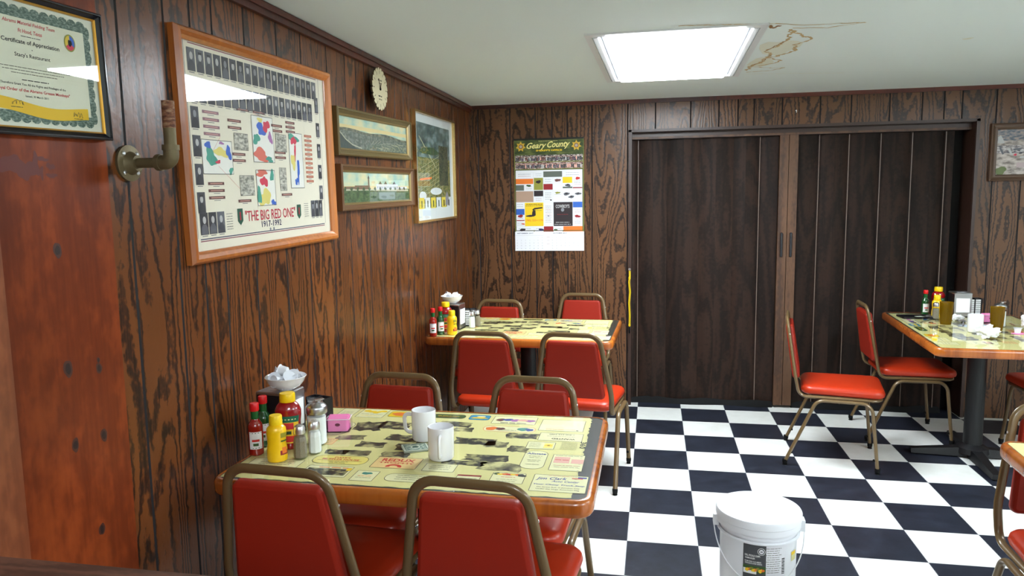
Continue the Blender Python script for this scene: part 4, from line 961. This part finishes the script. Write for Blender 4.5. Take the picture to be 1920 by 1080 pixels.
# maps
def themap(x0, y0, x1, y1, cols, seed):
    cx, cy, w_, h_ = (x0+x1)/2, (y0+y1)/2, x1-x0, y0-y1
    p.l = 1; p.quad(cx, cy, w_, h_, mat('map_white', (240,240,232), .6)); p.l = 2
    for i, (u, v, a, c_, m) in enumerate(cols): p.blob(x0+w_*u, y1+h_*v, w_*a, h_*c_, m, seed+i, amp=.45, n=26)
    p.l = 3; p.frame(cx, cy, w_, h_, .0016, ink)
mred = mat('map_red', (214,50,80), .6); mblu = mat('map_blue', (50,100,200), .6); mgrn = mat('map_green', (70,160,140), .6); myel = mat('map_yellow', (230,216,120), .6); mcor = mat('map_coral', (220,110,90), .6)
themap(.059,.348,.219,.246,[(.28,.5,.17,.25,mgrn),(.62,.65,.22,.14,myel),(.88,.66,.08,.22,mblu),(.2,.85,.08,.12,mblu),(.5,.36,.07,.06,mred),(.92,.1,.07,.1,mgrn),(.65,.93,.07,.05,lil_i)], 10)
themap(.347,.442,.485,.288,[(.45,.72,.22,.13,mblu),(.68,.80,.16,.12,mred),(.18,.5,.14,.12,mgrn),(.35,.16,.32,.14,mcor),(.85,.55,.10,.12,lil_i),(.75,.07,.16,.06,mgrn),(.4,.92,.1,.06,myel)], 30)
themap(.597,.400,.700,.198,[(.35,.90,.36,.07,mgrn),(.35,.86,.18,.08,mred),(.42,.66,.07,.14,mred),(.25,.48,.18,.12,myel),(.60,.32,.10,.20,mblu),(.42,.12,.10,.07,mblu)], 50)
themap(.355,.261,.478,.141,[(.3,.92,.3,.09,mcor),(.4,.68,.18,.15,mred),(.4,.22,.3,.24,myel),(.1,.3,.09,.3,mgrn),(.85,.85,.12,.14,mgrn),(.85,.07,.12,.08,mblu)], 70)
pg = photo_mat('engraving', (120,120,110), (176,174,162), (214,212,198), 60, 1, 4)
for a, c in (((.236,.377),(.318,.324)),((.5,.389),(.578,.328)),((.253,.242),(.339,.177)),((.515,.271),(.563,.190))):
    p.l = 1; p.quad((a[0]+c[0])/2,(a[1]+c[1])/2,c[0]-a[0],a[1]-c[1],pg); p.l = 2; p.frame((a[0]+c[0])/2,(a[1]+c[1])/2,c[0]-a[0],a[1]-c[1],.001,ink)
p.l = 1
def bar(x, y, m=brn_i, w_=.085): p.quad(x, y, w_, .009, m); p.l = 2; p.quad(x, y, w_*.75, .0018, pk_i); p.l = 1; p.quad(x, y-.0085, w_*.4, .0016, gm[2])
for i in range(4): bar(.118,.430-.0215*i, m=mat('bar_rose', (150,110,120), .6))
for i in range(3): bar(.120,.217-.0215*i)
for x, y in ((.300,.455),(.400,.455),(.245,.415),(.245,.393),(.258,.310),(.258,.290),(.275,.160),(.56,.175),(.515,.418),(.515,.40),(.53,.325),(.53,.307)): bar(x, y, w_=.078)
for i in range(3): bar(.615,.436-.0165*i, w_=.07)
for i in range(11): bar(.752,.395-.0172*i, m=mat('bar_rust', (186,104,70), .6), w_=.06)
for a, c in (((.16,.36),(.10,.30)),((.14,.27),(.25,.20)),((.36,.45),(.42,.44)),((.65,.35),(.72,.30))):
    l = math.dist(a, c); p.quad((a[0]+c[0])/2,(a[1]+c[1])/2,l,.0008,red_i,math.atan2(c[1]-a[1],c[0]-a[0]))
for x in (.241,.645):
    p.l = 1; y = .112; p.poly([(x-.016,y+.024),(x+.016,y+.024),(x+.016,y-.016),(x,y-.030),(x-.016,y-.016)], mat('shield_green', (24,84,62), .6)); p.l = 2; p.text('1', x, y, .008, .026, mat('shield_red', (170,30,50), .6), bold=.03)
p.l = 2; p.text('"THE BIG RED ONE"', .442, .110, .345, .036, mat('poster_title_red', (196,34,62), .6), bold=.008); p.text('1917-1992', .438, .078, .135, .021, navy, bold=.008)
for s in (-.012,.012): p.ell(.438+s,.058,.006,.006,gm[3],5)
for i in range(7): p.greek(.178,.122-.008*i,.034,.0026,gm[1],i); p.greek(.705,.138-.008*i,.034,.0026,gm[1],i+9)
p.build('poster_print', pt)
# two panoramas
olive = mat('olive_gilt_frame', (112,96,58), .4, metal=.2, bump=.3, bscale=40); brownf = mat('brown_gilt_frame', (112,78,48), .4, metal=.15, bump=.3, bscale=40); goldi = mat('gilt_bead', (150,128,80), .35, metal=.5)
sky1 = photo_mat('pano_sky', (150,186,176), (186,200,170), (214,206,160), 9, 1, 1); hz1 = mat('pano_haze', (214,196,140), .6)
def panorama(name, y0, y1, z0, z1, fm_, label, kind, tilt):
    t, W, Hh, dz = frame_left(name, y0, y1, z0, z1, .026, .034, fm_, tilt, inner=goldi, prof='step'); fw = .03
    p = Print(lambda u, v, d: (dz+.001+d, u, v), .0002); w_, h_ = W-2*fw, Hh-2*fw; cx, cy = W/2, Hh/2
    p.quad(cx, cy, w_, h_, sky1); p.l = 1
    if kind == 0:
        p.quad(cx, fw+h_*.68, w_, h_*.12, hz1); p.l = 2
        hill = photo_mat('pano_hill', (58,70,62), (92,98,80), (128,128,104), 30, 1, 2); town = photo_mat('pano_town', (78,90,80), (96,106,94), (122,130,118), 50, 1, 5)
        n = 30; pts = [(fw+w_*i/n, fw+h_*(.62+.03*math.sin(i*.4)-.10*(i/n)*(i/n))) for i in range(n+1)]
        p.poly([(fw,fw)]+[(W-fw,fw)]+pts[::-1], town); p.l = 3
        for i in range(n): p.poly([(pts[i][0],pts[i][1]-.012),(pts[i+1][0],pts[i+1][1]-.012),pts[i+1],pts[i]], hill)
        p.l = 4; road = mat('pano_road', (176,176,150), .6)
        q = [(.02,.55),(.10,.30),(.18,.15),(.3,.06)]; fld = mat('pano_field', (48,66,58), .6)
        p.poly([(fw,fw),(fw+w_*.26,fw),(fw+w_*.15,fw+h_*.2),(fw+w_*.06,fw+h_*.42),(fw,fw+h_*.55)], fld); p.l = 5
        for a, c in zip(q, q[1:]):
            A_, C_ = (fw+w_*a[0], fw+h_*a[1]), (fw+w_*c[0], fw+h_*c[1]); p.quad((A_[0]+C_[0])/2,(A_[1]+C_[1])/2,math.dist(A_,C_),.005,road,math.atan2(C_[1]-A_[1],C_[0]-A_[0]))
        for i in range(9): p.quad(fw+w_*(.45+.05*i), fw+h_*(.28+.02*(i % 3)), .05, .0016, road, .5-.1*i)
        for i in range(5): p.quad(fw+w_*(.55+.08*i), fw+h_*(.12+.05*i), .10, .0018, road, -.05)
    else:
        p.quad(cx, fw+h_*.50, w_, h_*.10, hz1); p.l = 2
        grass = photo_mat('pano_grass', (44,72,40), (64,92,54), (86,110,64), 40, 1, 2); p.quad(cx, fw+h_*.22, w_, h_*.44, grass); p.l = 3
        path_ = mat('pano_path', (190,186,160), .6); p.quad(fw+w_*.70, fw+h_*.40, w_*.56, .010, path_, -.01); p.quad(fw+w_*.3, fw+h_*.42, w_*.5, .005, path_)
        bw1 = mat('pano_white_building', (206,210,214), .6); br1 = mat('pano_brown_building', (120,96,76), .6); rf = mat('pano_roof', (84,78,80), .6)
        p.quad(fw+w_*.27, fw+h_*.50, w_*.2, h_*.13, br1); p.quad(fw+w_*.63, fw+h_*.52, w_*.34, h_*.18, bw1); p.quad(fw+w_*.12, fw+h_*.49, w_*.16, h_*.08, br1); p.quad(fw+w_*.88, fw+h_*.48, w_*.16, h_*.08, bw1); p.l = 4
        for i in range(14): p.quad(fw+w_*(.48+.024*i), fw+h_*.50, .005, h_*.08, rf)
        for u in (.52,.60,.74): p.poly([(fw+w_*(u-.025),fw+h_*.61),(fw+w_*(u+.025),fw+h_*.61),(fw+w_*u,fw+h_*.72)], rf)
        p.quad(fw+w_*.355, fw+h_*.62, .016, h_*.38, br1); p.poly([(fw+w_*.34,fw+h_*.8),(fw+w_*.37,fw+h_*.8),(fw+w_*.355,fw+h_*.9)], rf); p.quad(fw+w_*.62,fw+h_*.2,w_*.25,h_*.25,mat('pano_pond',(118,134,128),.5))
        for i in range(12): p.blob(fw+w_*(.05+.078*i), fw+h_*.45, .014, .008, fmk, i)
    p.build('picture_print', t); tag(t, label, 'picture', 'long panorama pictures'); return t
fmk = mat('pano_bushes', (60,84,52), .6)
panorama('framed_picture', -2.322, -1.368, 1.697, 1.900, olive, 'long narrow framed view of a town, upper of the two panoramas on the left wall', 0, math.radians(1.6))
panorama('framed_picture', -2.305, -1.348, 1.462, 1.662, brownf, 'long narrow framed view of white buildings and lawn, lower of the two panoramas', 1, math.radians(1.0))
# tall gold framed picture
gold = mat('gold_metal_frame', (206,172,110), .22, metal=.9)
t, W, Hh, dz = frame_left('framed_picture', -1.285, -.452, 1.377, 2.010, .012, .028, gold, math.radians(.8), matm=paper)
p = Print(lambda u, v, d: (dz+.001+d, u, v), .0002)
mint = mat('picture_mat_board', (206,214,214), .7); p.quad(W/2, Hh/2, W-.026, Hh-.026, mint); p.l = 1
x0, x1, y0, y1 = .075, W-.085, .08, Hh-.06
p.quad((x0+x1)/2,(y0+y1)/2,x1-x0,y1-y0,photo_mat('art_sky',(60,78,74),(84,102,98),(120,140,138),8,1,3)); p.l = 2
p.quad((x0+x1)/2, y0+(y1-y0)*.30, x1-x0, (y1-y0)*.60, photo_mat('art_fields',(70,82,46),(108,112,58),(140,132,80),26,1,6)); p.l = 3
lt_ = mat('art_lines', (176,178,140), .6); w_, h_ = x1-x0, y1-y0
for i in range(9): p.quad(x0+w_*.45, y0+h_*(.18+.05*i), w_*.8, .0022, lt_, .22); p.quad(x0+w_*(.12+.08*i), y0+h_*.38, h_*.42, .0022, lt_, 1.25)
p.quad(x0+w_*.3, y0+h_*.66, w_*.55, .006, lt_, -.5); p.l = 4
p.quad(x0+w_*.22, y0+h_*.35, w_*.34, .012, or_i, .05); p.quad(x0+w_*.78, y0+h_*.52, w_*.30, h_*.50, photo_mat('art_tree',(34,46,34),(58,70,48),(84,88,58),50,1,8)); p.blob(x0+w_*.35,y0+h_*.68,w_*.25,h_*.05,fmk,3)
p.l = 5
yl = mat('art_yellow', (214,196,70), .6)
for i in range(6): p.quad(x0+w_*(.08+.17*i), y0+h_*.06, w_*.14, h_*.13, yl if i % 2 == 0 else mint); p.up(); p.quad(x0+w_*(.08+.17*i), y0+h_*.05, w_*.03, h_*.08, rubber if i > 3 else fmk); p.l = 5
p.ell(x0+w_*.52,y0+h_*.20,w_*.18,h_*.045,mint); p.ell(x0+w_*.12,y0+h_*.15,w_*.10,h_*.05,mint); p.poly([(x0+w_*.80,y0+h_*.02),(x0+w_*.94,y0+h_*.02),(x0+w_*.92,y0+h_*.14),(x0+w_*.87,y0+h_*.2),(x0+w_*.82,y0+h_*.14)], gm[3])
p.build('picture_print', t); tag(t, 'tall picture in thin gold frame with pale mat, nearest the room corner', 'picture')
# certificate on the pine board
blk = mat('black_frame', (18,20,28), .25, coat=.4); gld = mat('gold_bead', (214,160,60), .3, metal=.6)
t, W, Hh, dz = frame_left('framed_certificate', -4.02, -3.655, 1.642, 1.934, .016, .022, blk, math.radians(1.8), inner=gld, iw=.003, prof='step', matm=mat('certificate_paper', (226,230,214), .7))
t.location.x = XL+.024
sc_ = 1
p = Print(lambda u, v, d: (dz+.0006+d, u, v), .0003); cp = mat('certificate_inner', (224,226,204), .7); cg = photo_mat('certificate_border', (58,84,74), (92,116,104), (140,158,146), 130, 1, 3)
cx = W/2+.006; cy = Hh/2; bw2, bh2 = W-.075, Hh-.072
p.quad(cx-.006, cy, bw2+.004, bh2, cg); 
n = 11
for i in range(n):
    u = .042+(W-.085)*(i+.5)/n; r = (W-.085)/n/2
    p.ell(u, cy+bh2/2, r*1.05, .010, cg, 10); p.ell(u, cy-bh2/2, r*1.05, .010, cg, 10)
for i in range(8):
    v = cy-bh2/2+bh2*(i+.5)/8; p.ell(cx-.006+bw2/2, v, .008, bh2/16*1.05, cg, 10)
p.l = 1; p.quad(cx-.006, cy, bw2-.024, bh2-.03, cp); p.l = 2
cx = .165; rr_ = mat('certificate_red', (200,70,76), .7)
p.text('Abrams Material Fielding Team', cx, .231, .135, .0095, rr_, bold=.015, shear=.2); p.text('Ft Hood, Texas', cx, .215, .062, .0095, rr_, bold=.015, shear=.2)
p.greek(cx,.205,.05,.0022,ink,2); p.text('Certificate of Appreciation', cx, .192, .150, .0115, ink, bold=.02); p.ell(cx,.179,.0015,.001,ink,6); p.text("Stacy's Restaurant", cx, .165, .092, .0105, ink, bold=.012)
for i in range(3): p.greek(cx,.140-.006*i,.2-.04*i,.0022,ink_l,i+20)
p.greek(cx,.115,.07,.0030,ink,5); p.text('Therefore Grant You All the Rights and Privileges of the', cx-.004, .105, .17, .0062, ink, bold=.01); p.text('"Loyal Order of the Abrams Grease Monkeys"', cx-.006, .093, .195, .0085, rr_, bold=.02); p.text('Issued, 30 March 2011', cx, .082, .06, .0050, ink, bold=.01)
ban = mat('certificate_yellow', (232,190,20), .6); n = 24; up_ = []; dn = []
for i in range(n+1):
    u = .045+(.262)*i/n; o_ = .006*math.sin(i/n*6.0+1.2); up_.append((u, .073+o_-.008*i/n)); dn.append((u, .048+o_-.008*i/n))
for i in range(n): p.poly([dn[i], dn[i+1], up_[i+1], up_[i]], ban)
p.l = 3
def scrib(x0, y0, s, seed):
    r = random.Random(seed); a = (x0, y0)
    for i in range(16): c = (x0+s*i/16+r.uniform(-.003,.003), y0+r.uniform(-.006,.006)); p.quad((a[0]+c[0])/2,(a[1]+c[1])/2,math.dist(a,c),.0009,ink,math.atan2(c[1]-a[1],c[0]-a[0])); a = c
scrib(.262,.054,.03,2); scrib(.10,.068,.03,4); p.greek(.275,.045,.026,.002,ink,1); p.greek(.11,.058,.03,.002,ink,2)
sx_, sy_ = .272, .212; p.l = 2; p.ell(sx_, sy_, .0165, .019, mat('seal_rim', (150,150,60), .6), 28); p.l = 3
for k, m in enumerate((mred, mblu, mat('seal_yellow', (226,196,60), .6))):
    a0 = math.pi/2+k*2*math.pi/3+2.09; p.poly([(sx_, sy_)]+[(sx_+.0135*math.cos(a0+2.094*j/8), sy_+.016*math.sin(a0+2.094*j/8)) for j in range(9)], m)
p.l = 4; p.blob(sx_, sy_, .005, .008, rubber, 4)
p.build('certificate_print', t); tag(t, 'black and gold framed certificate of appreciation on the pine board, left border', 'certificate')
# round notched clock
ck_ = empty('wall_clock', (XL+.004,-1.843,2.035)); Tc = Matrix.Rotation(math.pi/2,4,'Y')
n = 120; cr = mat('cream_clock_face', (206,196,160), .6, bump=.2, bscale=80); edgec = mat('clock_edge', (90,76,54), .6)
def rad(i): k = (i % 6); return (.088, .101, .1, .099, .098, .097)[k]
def cring(x, s=1): return [(x, s*rad(i)*math.cos(2*math.pi*i/n), s*rad(i)*math.sin(2*math.pi*i/n)) for i in range(n)]
b = B(); b.rings([cring(.028), cring(.036)], edgec, False, False, False); b.add([(.036,0,0)]+cring(.036), [(0,1+i,1+(i+1) % n) for i in range(n)], cr); b.add([(.028,0,0)]+cring(.028), [(0,1+(i+1) % n,1+i) for i in range(n)], edgec); b.build('face', ck_)
b = B(); b.lathe([(.04,0),(.04,.028)], rubber, 24, Tc); b.build('movement_case', ck_)
p = Print(lambda u, v, d: (.0364+d, u, v), .0002)
for i in range(12): a = i*math.pi/6; p.quad(.078*math.cos(a), .078*math.sin(a), .016, .004, edgec, a)
p.greek(0, .040, .05, .010, ink_l, 1); p.greek(0, .026, .026, .007, ink_l, 2); p.greek(-.002, -.034, .044, .010, ink, 3); p.greek(0, -.049, .04, .008, ink_l, 4)
p.build('clock_print', ck_)
for a, l in ((1.1,.034),(1.9,.05)):
    b = B(); b.box((.0372,-.006,-.0022), (.038,l,.0022), rubber, Matrix.Rotation(a,4,'X')); b.build('hand', ck_)
b = B(); b.lathe([(.007,.0364),(.007,.040)], rubber, 14, Tc); b.build('hub', ck_)
tag(ck_, 'round cream coloured clock with notched rim high on the left wall above the panoramas', 'clock')
# ---------------------------------------------------------------- calendar on the back wall
ca = empty('wall_calendar', (-.894, YB-.002, 1.131)); W, Hh = .505, .803
b = B(); b.box((0,-.004,.14), (W,0,Hh), mat('calendar_card', (120,124,60), .6)); b.build('card', ca)
b = B(); b.box((0,-.006,0), (W,-.0005,.139), mat('calendar_pad_white', (238,240,246), .7)); pd = b.build('date_pad', ca)
p = Print(lambda u, v, d: (u, -.0064-d, v), .0002)
p.text('SEPTEMBER 2017', .075, .128, .12, .007, navy, bold=.02); p.text('OCTOBER 2017', .33, .128, .10, .007, navy, bold=.02)
for c, sh in ((.015,5),(.275,0)):
    for r in range(5):
        for d in range(7):
            dd = r*7+d-sh+1
            if 1 <= dd <= 30: p.text(str(dd), c+.031*d, .096-.0195*r, None, .006, gm[3])
    p.quad(c+.093,.112,.21,.001,gm[4])
for i in range(3): p.greek(.245,.1-.025*i,.02,.002,red_d,i)
p.build('date_print', pd)
p = Print(lambda u, v, d: (u, -.0044-d, v), .0002)
cgd = photo_mat('calendar_green', (44,58,22), (66,80,32), (100,108,52), 14, 1, 2); p.quad(W/2, .742, W-.006, .115, cgd); p.l = 1
gs = mat('script_gold', (232,222,140), .6)
p.text('Geary', .165, .752, .145, .056, gs, rot=.03, bold=.02, shear=.45); p.text('County', .325, .758, .165, .058, gs, rot=.03, bold=.02, shear=.45); p.text("SHERIFF'S OFFICE", .255, .722, .19, .013, yel_i, bold=.03); p.greek(.25,.788,.14,.004,gs,3)
for sx_ in (.050,.452):
    n = 14; pts = []
    for i in range(n): r = .038 if i % 2 == 0 else .023; a = math.pi/2+2*math.pi*i/n; pts.append((sx_+r*math.cos(a), .752+r*math.sin(a)))
    p.l = 1; p.b.add([p.P((sx_,.752))]+[p.P(q) for q in pts], [(0,1+i,1+(i+1) % n) for i in range(n)], mat('badge_gold', (206,166,50), .5)); p.l = 2; p.ell(sx_,.752,.016,.016,mat('badge_ring',(120,70,30),.5),18); p.l = 3; p.ell(sx_,.752,.011,.011,mat('badge_seal',(170,160,150),.5),16)
pc = [photo_mat('group_photo%d' % i, a, b_, c, 60, 1, i*2) for i, (a, b_, c) in enumerate((((20,18,24),(110,96,96),(206,206,196)),((40,30,30),(150,110,100),(200,196,190)),((26,26,30),(96,100,80),(190,180,130)),((30,24,34),(120,90,90),(150,150,160))))]
rn = random.Random(5); adk = mat('ad_plum', (90,60,90), .6)
for r, y in enumerate((.667,.615)):
    p.l = 1; p.quad(W/2, y, W-.014, .046, pc[r]); p.l = 2
    for i in range(44): hh = rn.uniform(-.004,.004); p.l = 2; p.blob(.02+.0108*i, y-.006+hh, .0045, .013, rn.choice((gm[0],gm[1],gm[2],brn_i,pk_i,gm[1],gm[4],adk)), i); p.l = 3; p.ell(.02+.0108*i, y+.010+hh, .0025, .003, pk_i, 8)
grid = mat('ad_white', (234,236,242), .7); p.l = 1; p.quad(W/2, .366, W-.020, .436, grid); p.l = 2
bwn = mat('ad_dark', (44,34,38), .6); adc = {'o': or_i, 'y': yel_i, 'g': grn_i, 'r': red_d, 'b': mat('ad_blue',(50,100,190),.6), 'k': bwn, 'a': mat('ad_olive',(150,150,60),.6), 't': mat('ad_grey',(96,104,96),.6), 'p': mat('ad_tan',(180,150,130),.6)}
# x0,y0,x1,y1 in the zoomed crop (148..650 , 350..820) -> local
def cx_(X): return (X-143)/(657-143)*W
def cy_(Y): return Hh-(Y-108)/(958-108)*Hh
def ad_(x0, y0, x1, y1, c, title=None, tm=None):
    X, Y, w_, h_ = (cx_(x0)+cx_(x1))/2, (cy_(y0)+cy_(y1))/2, cx_(x1)-cx_(x0), cy_(y0)-cy_(y1)
    p.l = 2; p.quad(X, Y, w_, h_, adc[c] if c in adc else grid); p.l = 3
    return X, Y, w_, h_
for q in ((360,352,498,395,'t'),(148,405,284,445,'o'),(288,400,357,492,'a'),(502,397,572,442,'y'),(360,447,428,491,'r'),(148,452,214,495,'t'),(148,500,284,583,'p'),(288,497,357,540,'k'),(148,635,216,680,'b'),(576,585,645,628,'b'),(360,770,430,818,'r'),(505,770,648,812,'o'),(502,470,573,482,'t'),(576,475,645,483,'r'),(155,720,216,727,'r')): ad_(*q)
for (x0,y0,x1,y1) in ((150,358,284,398),(290,358,357,396),(505,352,645,395),(360,400,428,444),(432,400,498,444),(576,400,645,470),(218,452,284,495),(432,497,498,540),(360,497,428,580),(290,545,357,580),(150,588,216,630),(150,685,216,715),(150,735,216,768),(150,775,284,815),(290,775,357,815),(362,588,428,765),(433,775,500,815),(578,635,645,675),(578,685,645,765)):
    X, Y, w_, h_ = ad_(x0,y0,x1,y1,'w'); p.frame(X, Y, w_, h_, .0007, gm[4]); nn = max(1, int(h_/.014))
    for i in range(nn): p.greek(X, Y+h_*.38-(h_*.76)*(i+.5)/nn, w_*.7, .003, rn.choice((gm[1],gm[2],navy,red_d)), rn.randint(0,99))
for X0, Y0_, a, m in ((612,408,.018,red_i),(465,420,.02,brn_i),(322,430,.02,bwn),(250,458,.016,grn_i),(465,515,.016,adc['a']),(415,570,.008,bwn),(395,690,.007,navy),(200,795,.02,bwn),(610,695,.02,red_d),(448,797,.012,grn_i),(340,795,.018,navy),(185,690,.02,red_d),(205,750,.012,mcor)): p.l = 4; p.blob(cx_(X0), cy_(Y0_), a, a*.5, m, X0)
for X0, Y0_, sz in ((530,525,.024),(565,548,.022),(615,525,.022),(540,460,.022)): p.l = 4; p.blob(cx_(X0), cy_(Y0_), sz, sz*.4, gm[2], X0); p.l = 5; p.blob(cx_(X0), cy_(Y0_-5), sz*.5, sz*.2, bwn, X0+1)
X, Y, w_, h_ = ad_(219,588,358,768,'y')
for pts in ([(275,640),(290,628),(350,622),(352,632),(292,640),(282,655)],[(275,655),(298,640),(300,685),(282,695),(262,685),(272,680)],[(225,688),(262,680),(284,692),(262,697),(228,694)]): p.poly([(cx_(a), cy_(c)) for a, c in pts][::-1], bwn)
p.text('(785) 223-1170', cx_(288), cy_(725), .13, .018, or_i, bold=.02); p.greek(cx_(290), cy_(600), .12, .006, bwn, 1); p.greek(cx_(290), cy_(612), .13, .005, bwn, 4); p.greek(cx_(320), cy_(648), .05, .005, adc['a'], 2)
X, Y, w_, h_ = ad_(433,586,574,768,'k')
p.text("COWBOY'S", cx_(500), cy_(618), .10, .026, gm[4], bold=.03); p.ell(cx_(500), cy_(645), .012, .013, gm[3], 14); p.greek(cx_(500), cy_(680), .08, .004, red_d, 3); p.greek(cx_(500), cy_(740), .10, .006, gm[4], 5); p.greek(cx_(500), cy_(755), .12, .006, gm[4], 6)
p.l = 3; p.frame(W/2, .366, W-.016, .438, .005, mat('calendar_rule', (70,76,30), .6))
p.build('calendar_print', ca); b = B(); b.box((-.001,-.008,Hh-.006), (W+.001,0,Hh+.006), mat('calendar_binding', (20,24,16), .4)); b.build('binding', ca)
tag(ca, 'green headed advert calendar with a white date pad hanging on the back wall', 'calendar')
# picture at the right of the door
rp_ = empty('framed_picture', (2.226, YB-.001, 1.577)); W, Hh = .52, .365; b = B()
def ring(o, x): return [(o,-x,o), (W-o,-x,o), (W-o,-x,Hh-o), (o,-x,Hh-o)]
fr_ = mat('dark_walnut_frame', (84,60,42), .35, coat=.2, bump=.2, bscale=50)
b.rings([ring(o, x) for o, x in ((0,0),(0,.022),(.008,.026),(.014,.022),(.024,.018),(.034,.02),(.04,.012),(.04,0))], fr_, False, False, False); b.build('frame', rp_)
b = B(); b.box((.02,-.006,.02), (W-.02,-.001,Hh-.02), paper); b.build('backing', rp_)
p = Print(lambda u, v, d: (u, -.0063-d, v), .0002)
p.quad(W/2, Hh/2, W-.08, Hh-.08, photo_mat('aerial_ground', (120,110,104), (176,164,156), (206,196,190), 22, 1, 2)); p.l = 1
p.quad(W/2, Hh-.075, W-.08, .07, photo_mat('aerial_far', (80,90,104), (128,128,134), (170,150,140), 40, 1, 5)); p.quad(W/2, .20, W-.08, .05, photo_mat('aerial_mid', (80,80,90), (150,140,140), (214,210,210), 60, 1, 8)); p.l = 2
p.blob(.07,.065,.032,.026,mat('aerial_grass',(96,110,60),.6),2); p.poly([(.045,.24),(.085,.24),(.07,.275),(.06,.29),(.045,.28)], gm[4])
for i, (x, y, a) in enumerate(((.07,.19,-1.1),(.12,.185,-1.1),(.16,.2,.1),(.2,.19,.1),(.26,.2,.2),(.2,.15,.1),(.3,.16,.2))): p.quad(x, y, .045, .012, gm[4] if i % 2 else gm[2], a)
for i in range(8): p.blob(.15+.03*i, .165+.01*(i % 2), .010, .006, (mred, gm[1], bwn, mblu)[i % 4], i)
p.quad(.22,.10,.12,.03,mat('aerial_lot',(190,170,172),.6)); p.blob(.24,.12,.02,.018,gm[1],4)
p.build('picture_print', rp_)
b = B(); b.box((.036,-.0105,.036), (W-.036,-.009,Hh-.036), glass_flat); b.build('glass_pane', rp_)
tag(rp_, 'dark framed aerial photograph of a town on the back wall right of the folding door', 'picture')
# yellow cord at the door jamb
b = B(); yc_ = mat('yellow_cord', (226,196,20), .5); P = [(0,-.006,0),(.002,-.012,-.05),(-.003,-.012,-.09),(.004,-.012,-.16),(-.002,-.012,-.24),(.003,-.012,-.33),(.001,-.012,-.41)]
for dx in (-.0035,.0035): b.tube(fillet([(x+dx,y,z) for x,y,z in P], .05, 3), .0028, .0028, yc_, 7, (0,1,0))
b.lathe([(.006,-.01),(.009,0),(.006,.01)], yc_, 10, Tm((0,-.012,-.06))); b.lathe([(.006,-.01),(.009,0),(.006,.01)], yc_, 10, Tm((.001,-.012,-.40)))
o = b.build('yellow_cord', loc=(DX0-.006, YB-.012, .995)); b = B(); b.lathe([(.004,-.46),(.006,-.455),(.006,-.425),(.004,-.415)], rubber, 10, Tm((.001,-.012,0))); b.build('tip', o); b = B(); b.lathe([(.005,0),(.005,.016),(.009,.018)], steel, 12, Tm((0,0,.004), rx=math.pi/2)); b.build('peg', o)
tag(o, 'yellow cord hanging at the left jamb of the folding door', 'cord')
# ---------------------------------------------------------------- counter in the foreground
ct = empty('serving_counter', (.2,-4.78,0)); b = B(); pad(b, rect(2.4,.59), .01, [(0,1.012),(0,1.046),(.003,1.05)], counter_m); b.build('countertop', ct)
b = B(); b.box((-1.15,-.2,0), (1.15,.18,1.012), MATS['stained_pine']); b.build('cabinet_body', ct)
ct.location.x = XL+.037+1.2; ct.rotation_euler = (0,0,0)
tag(ct, 'brown woodgrain laminate counter at the bottom left border', 'counter')
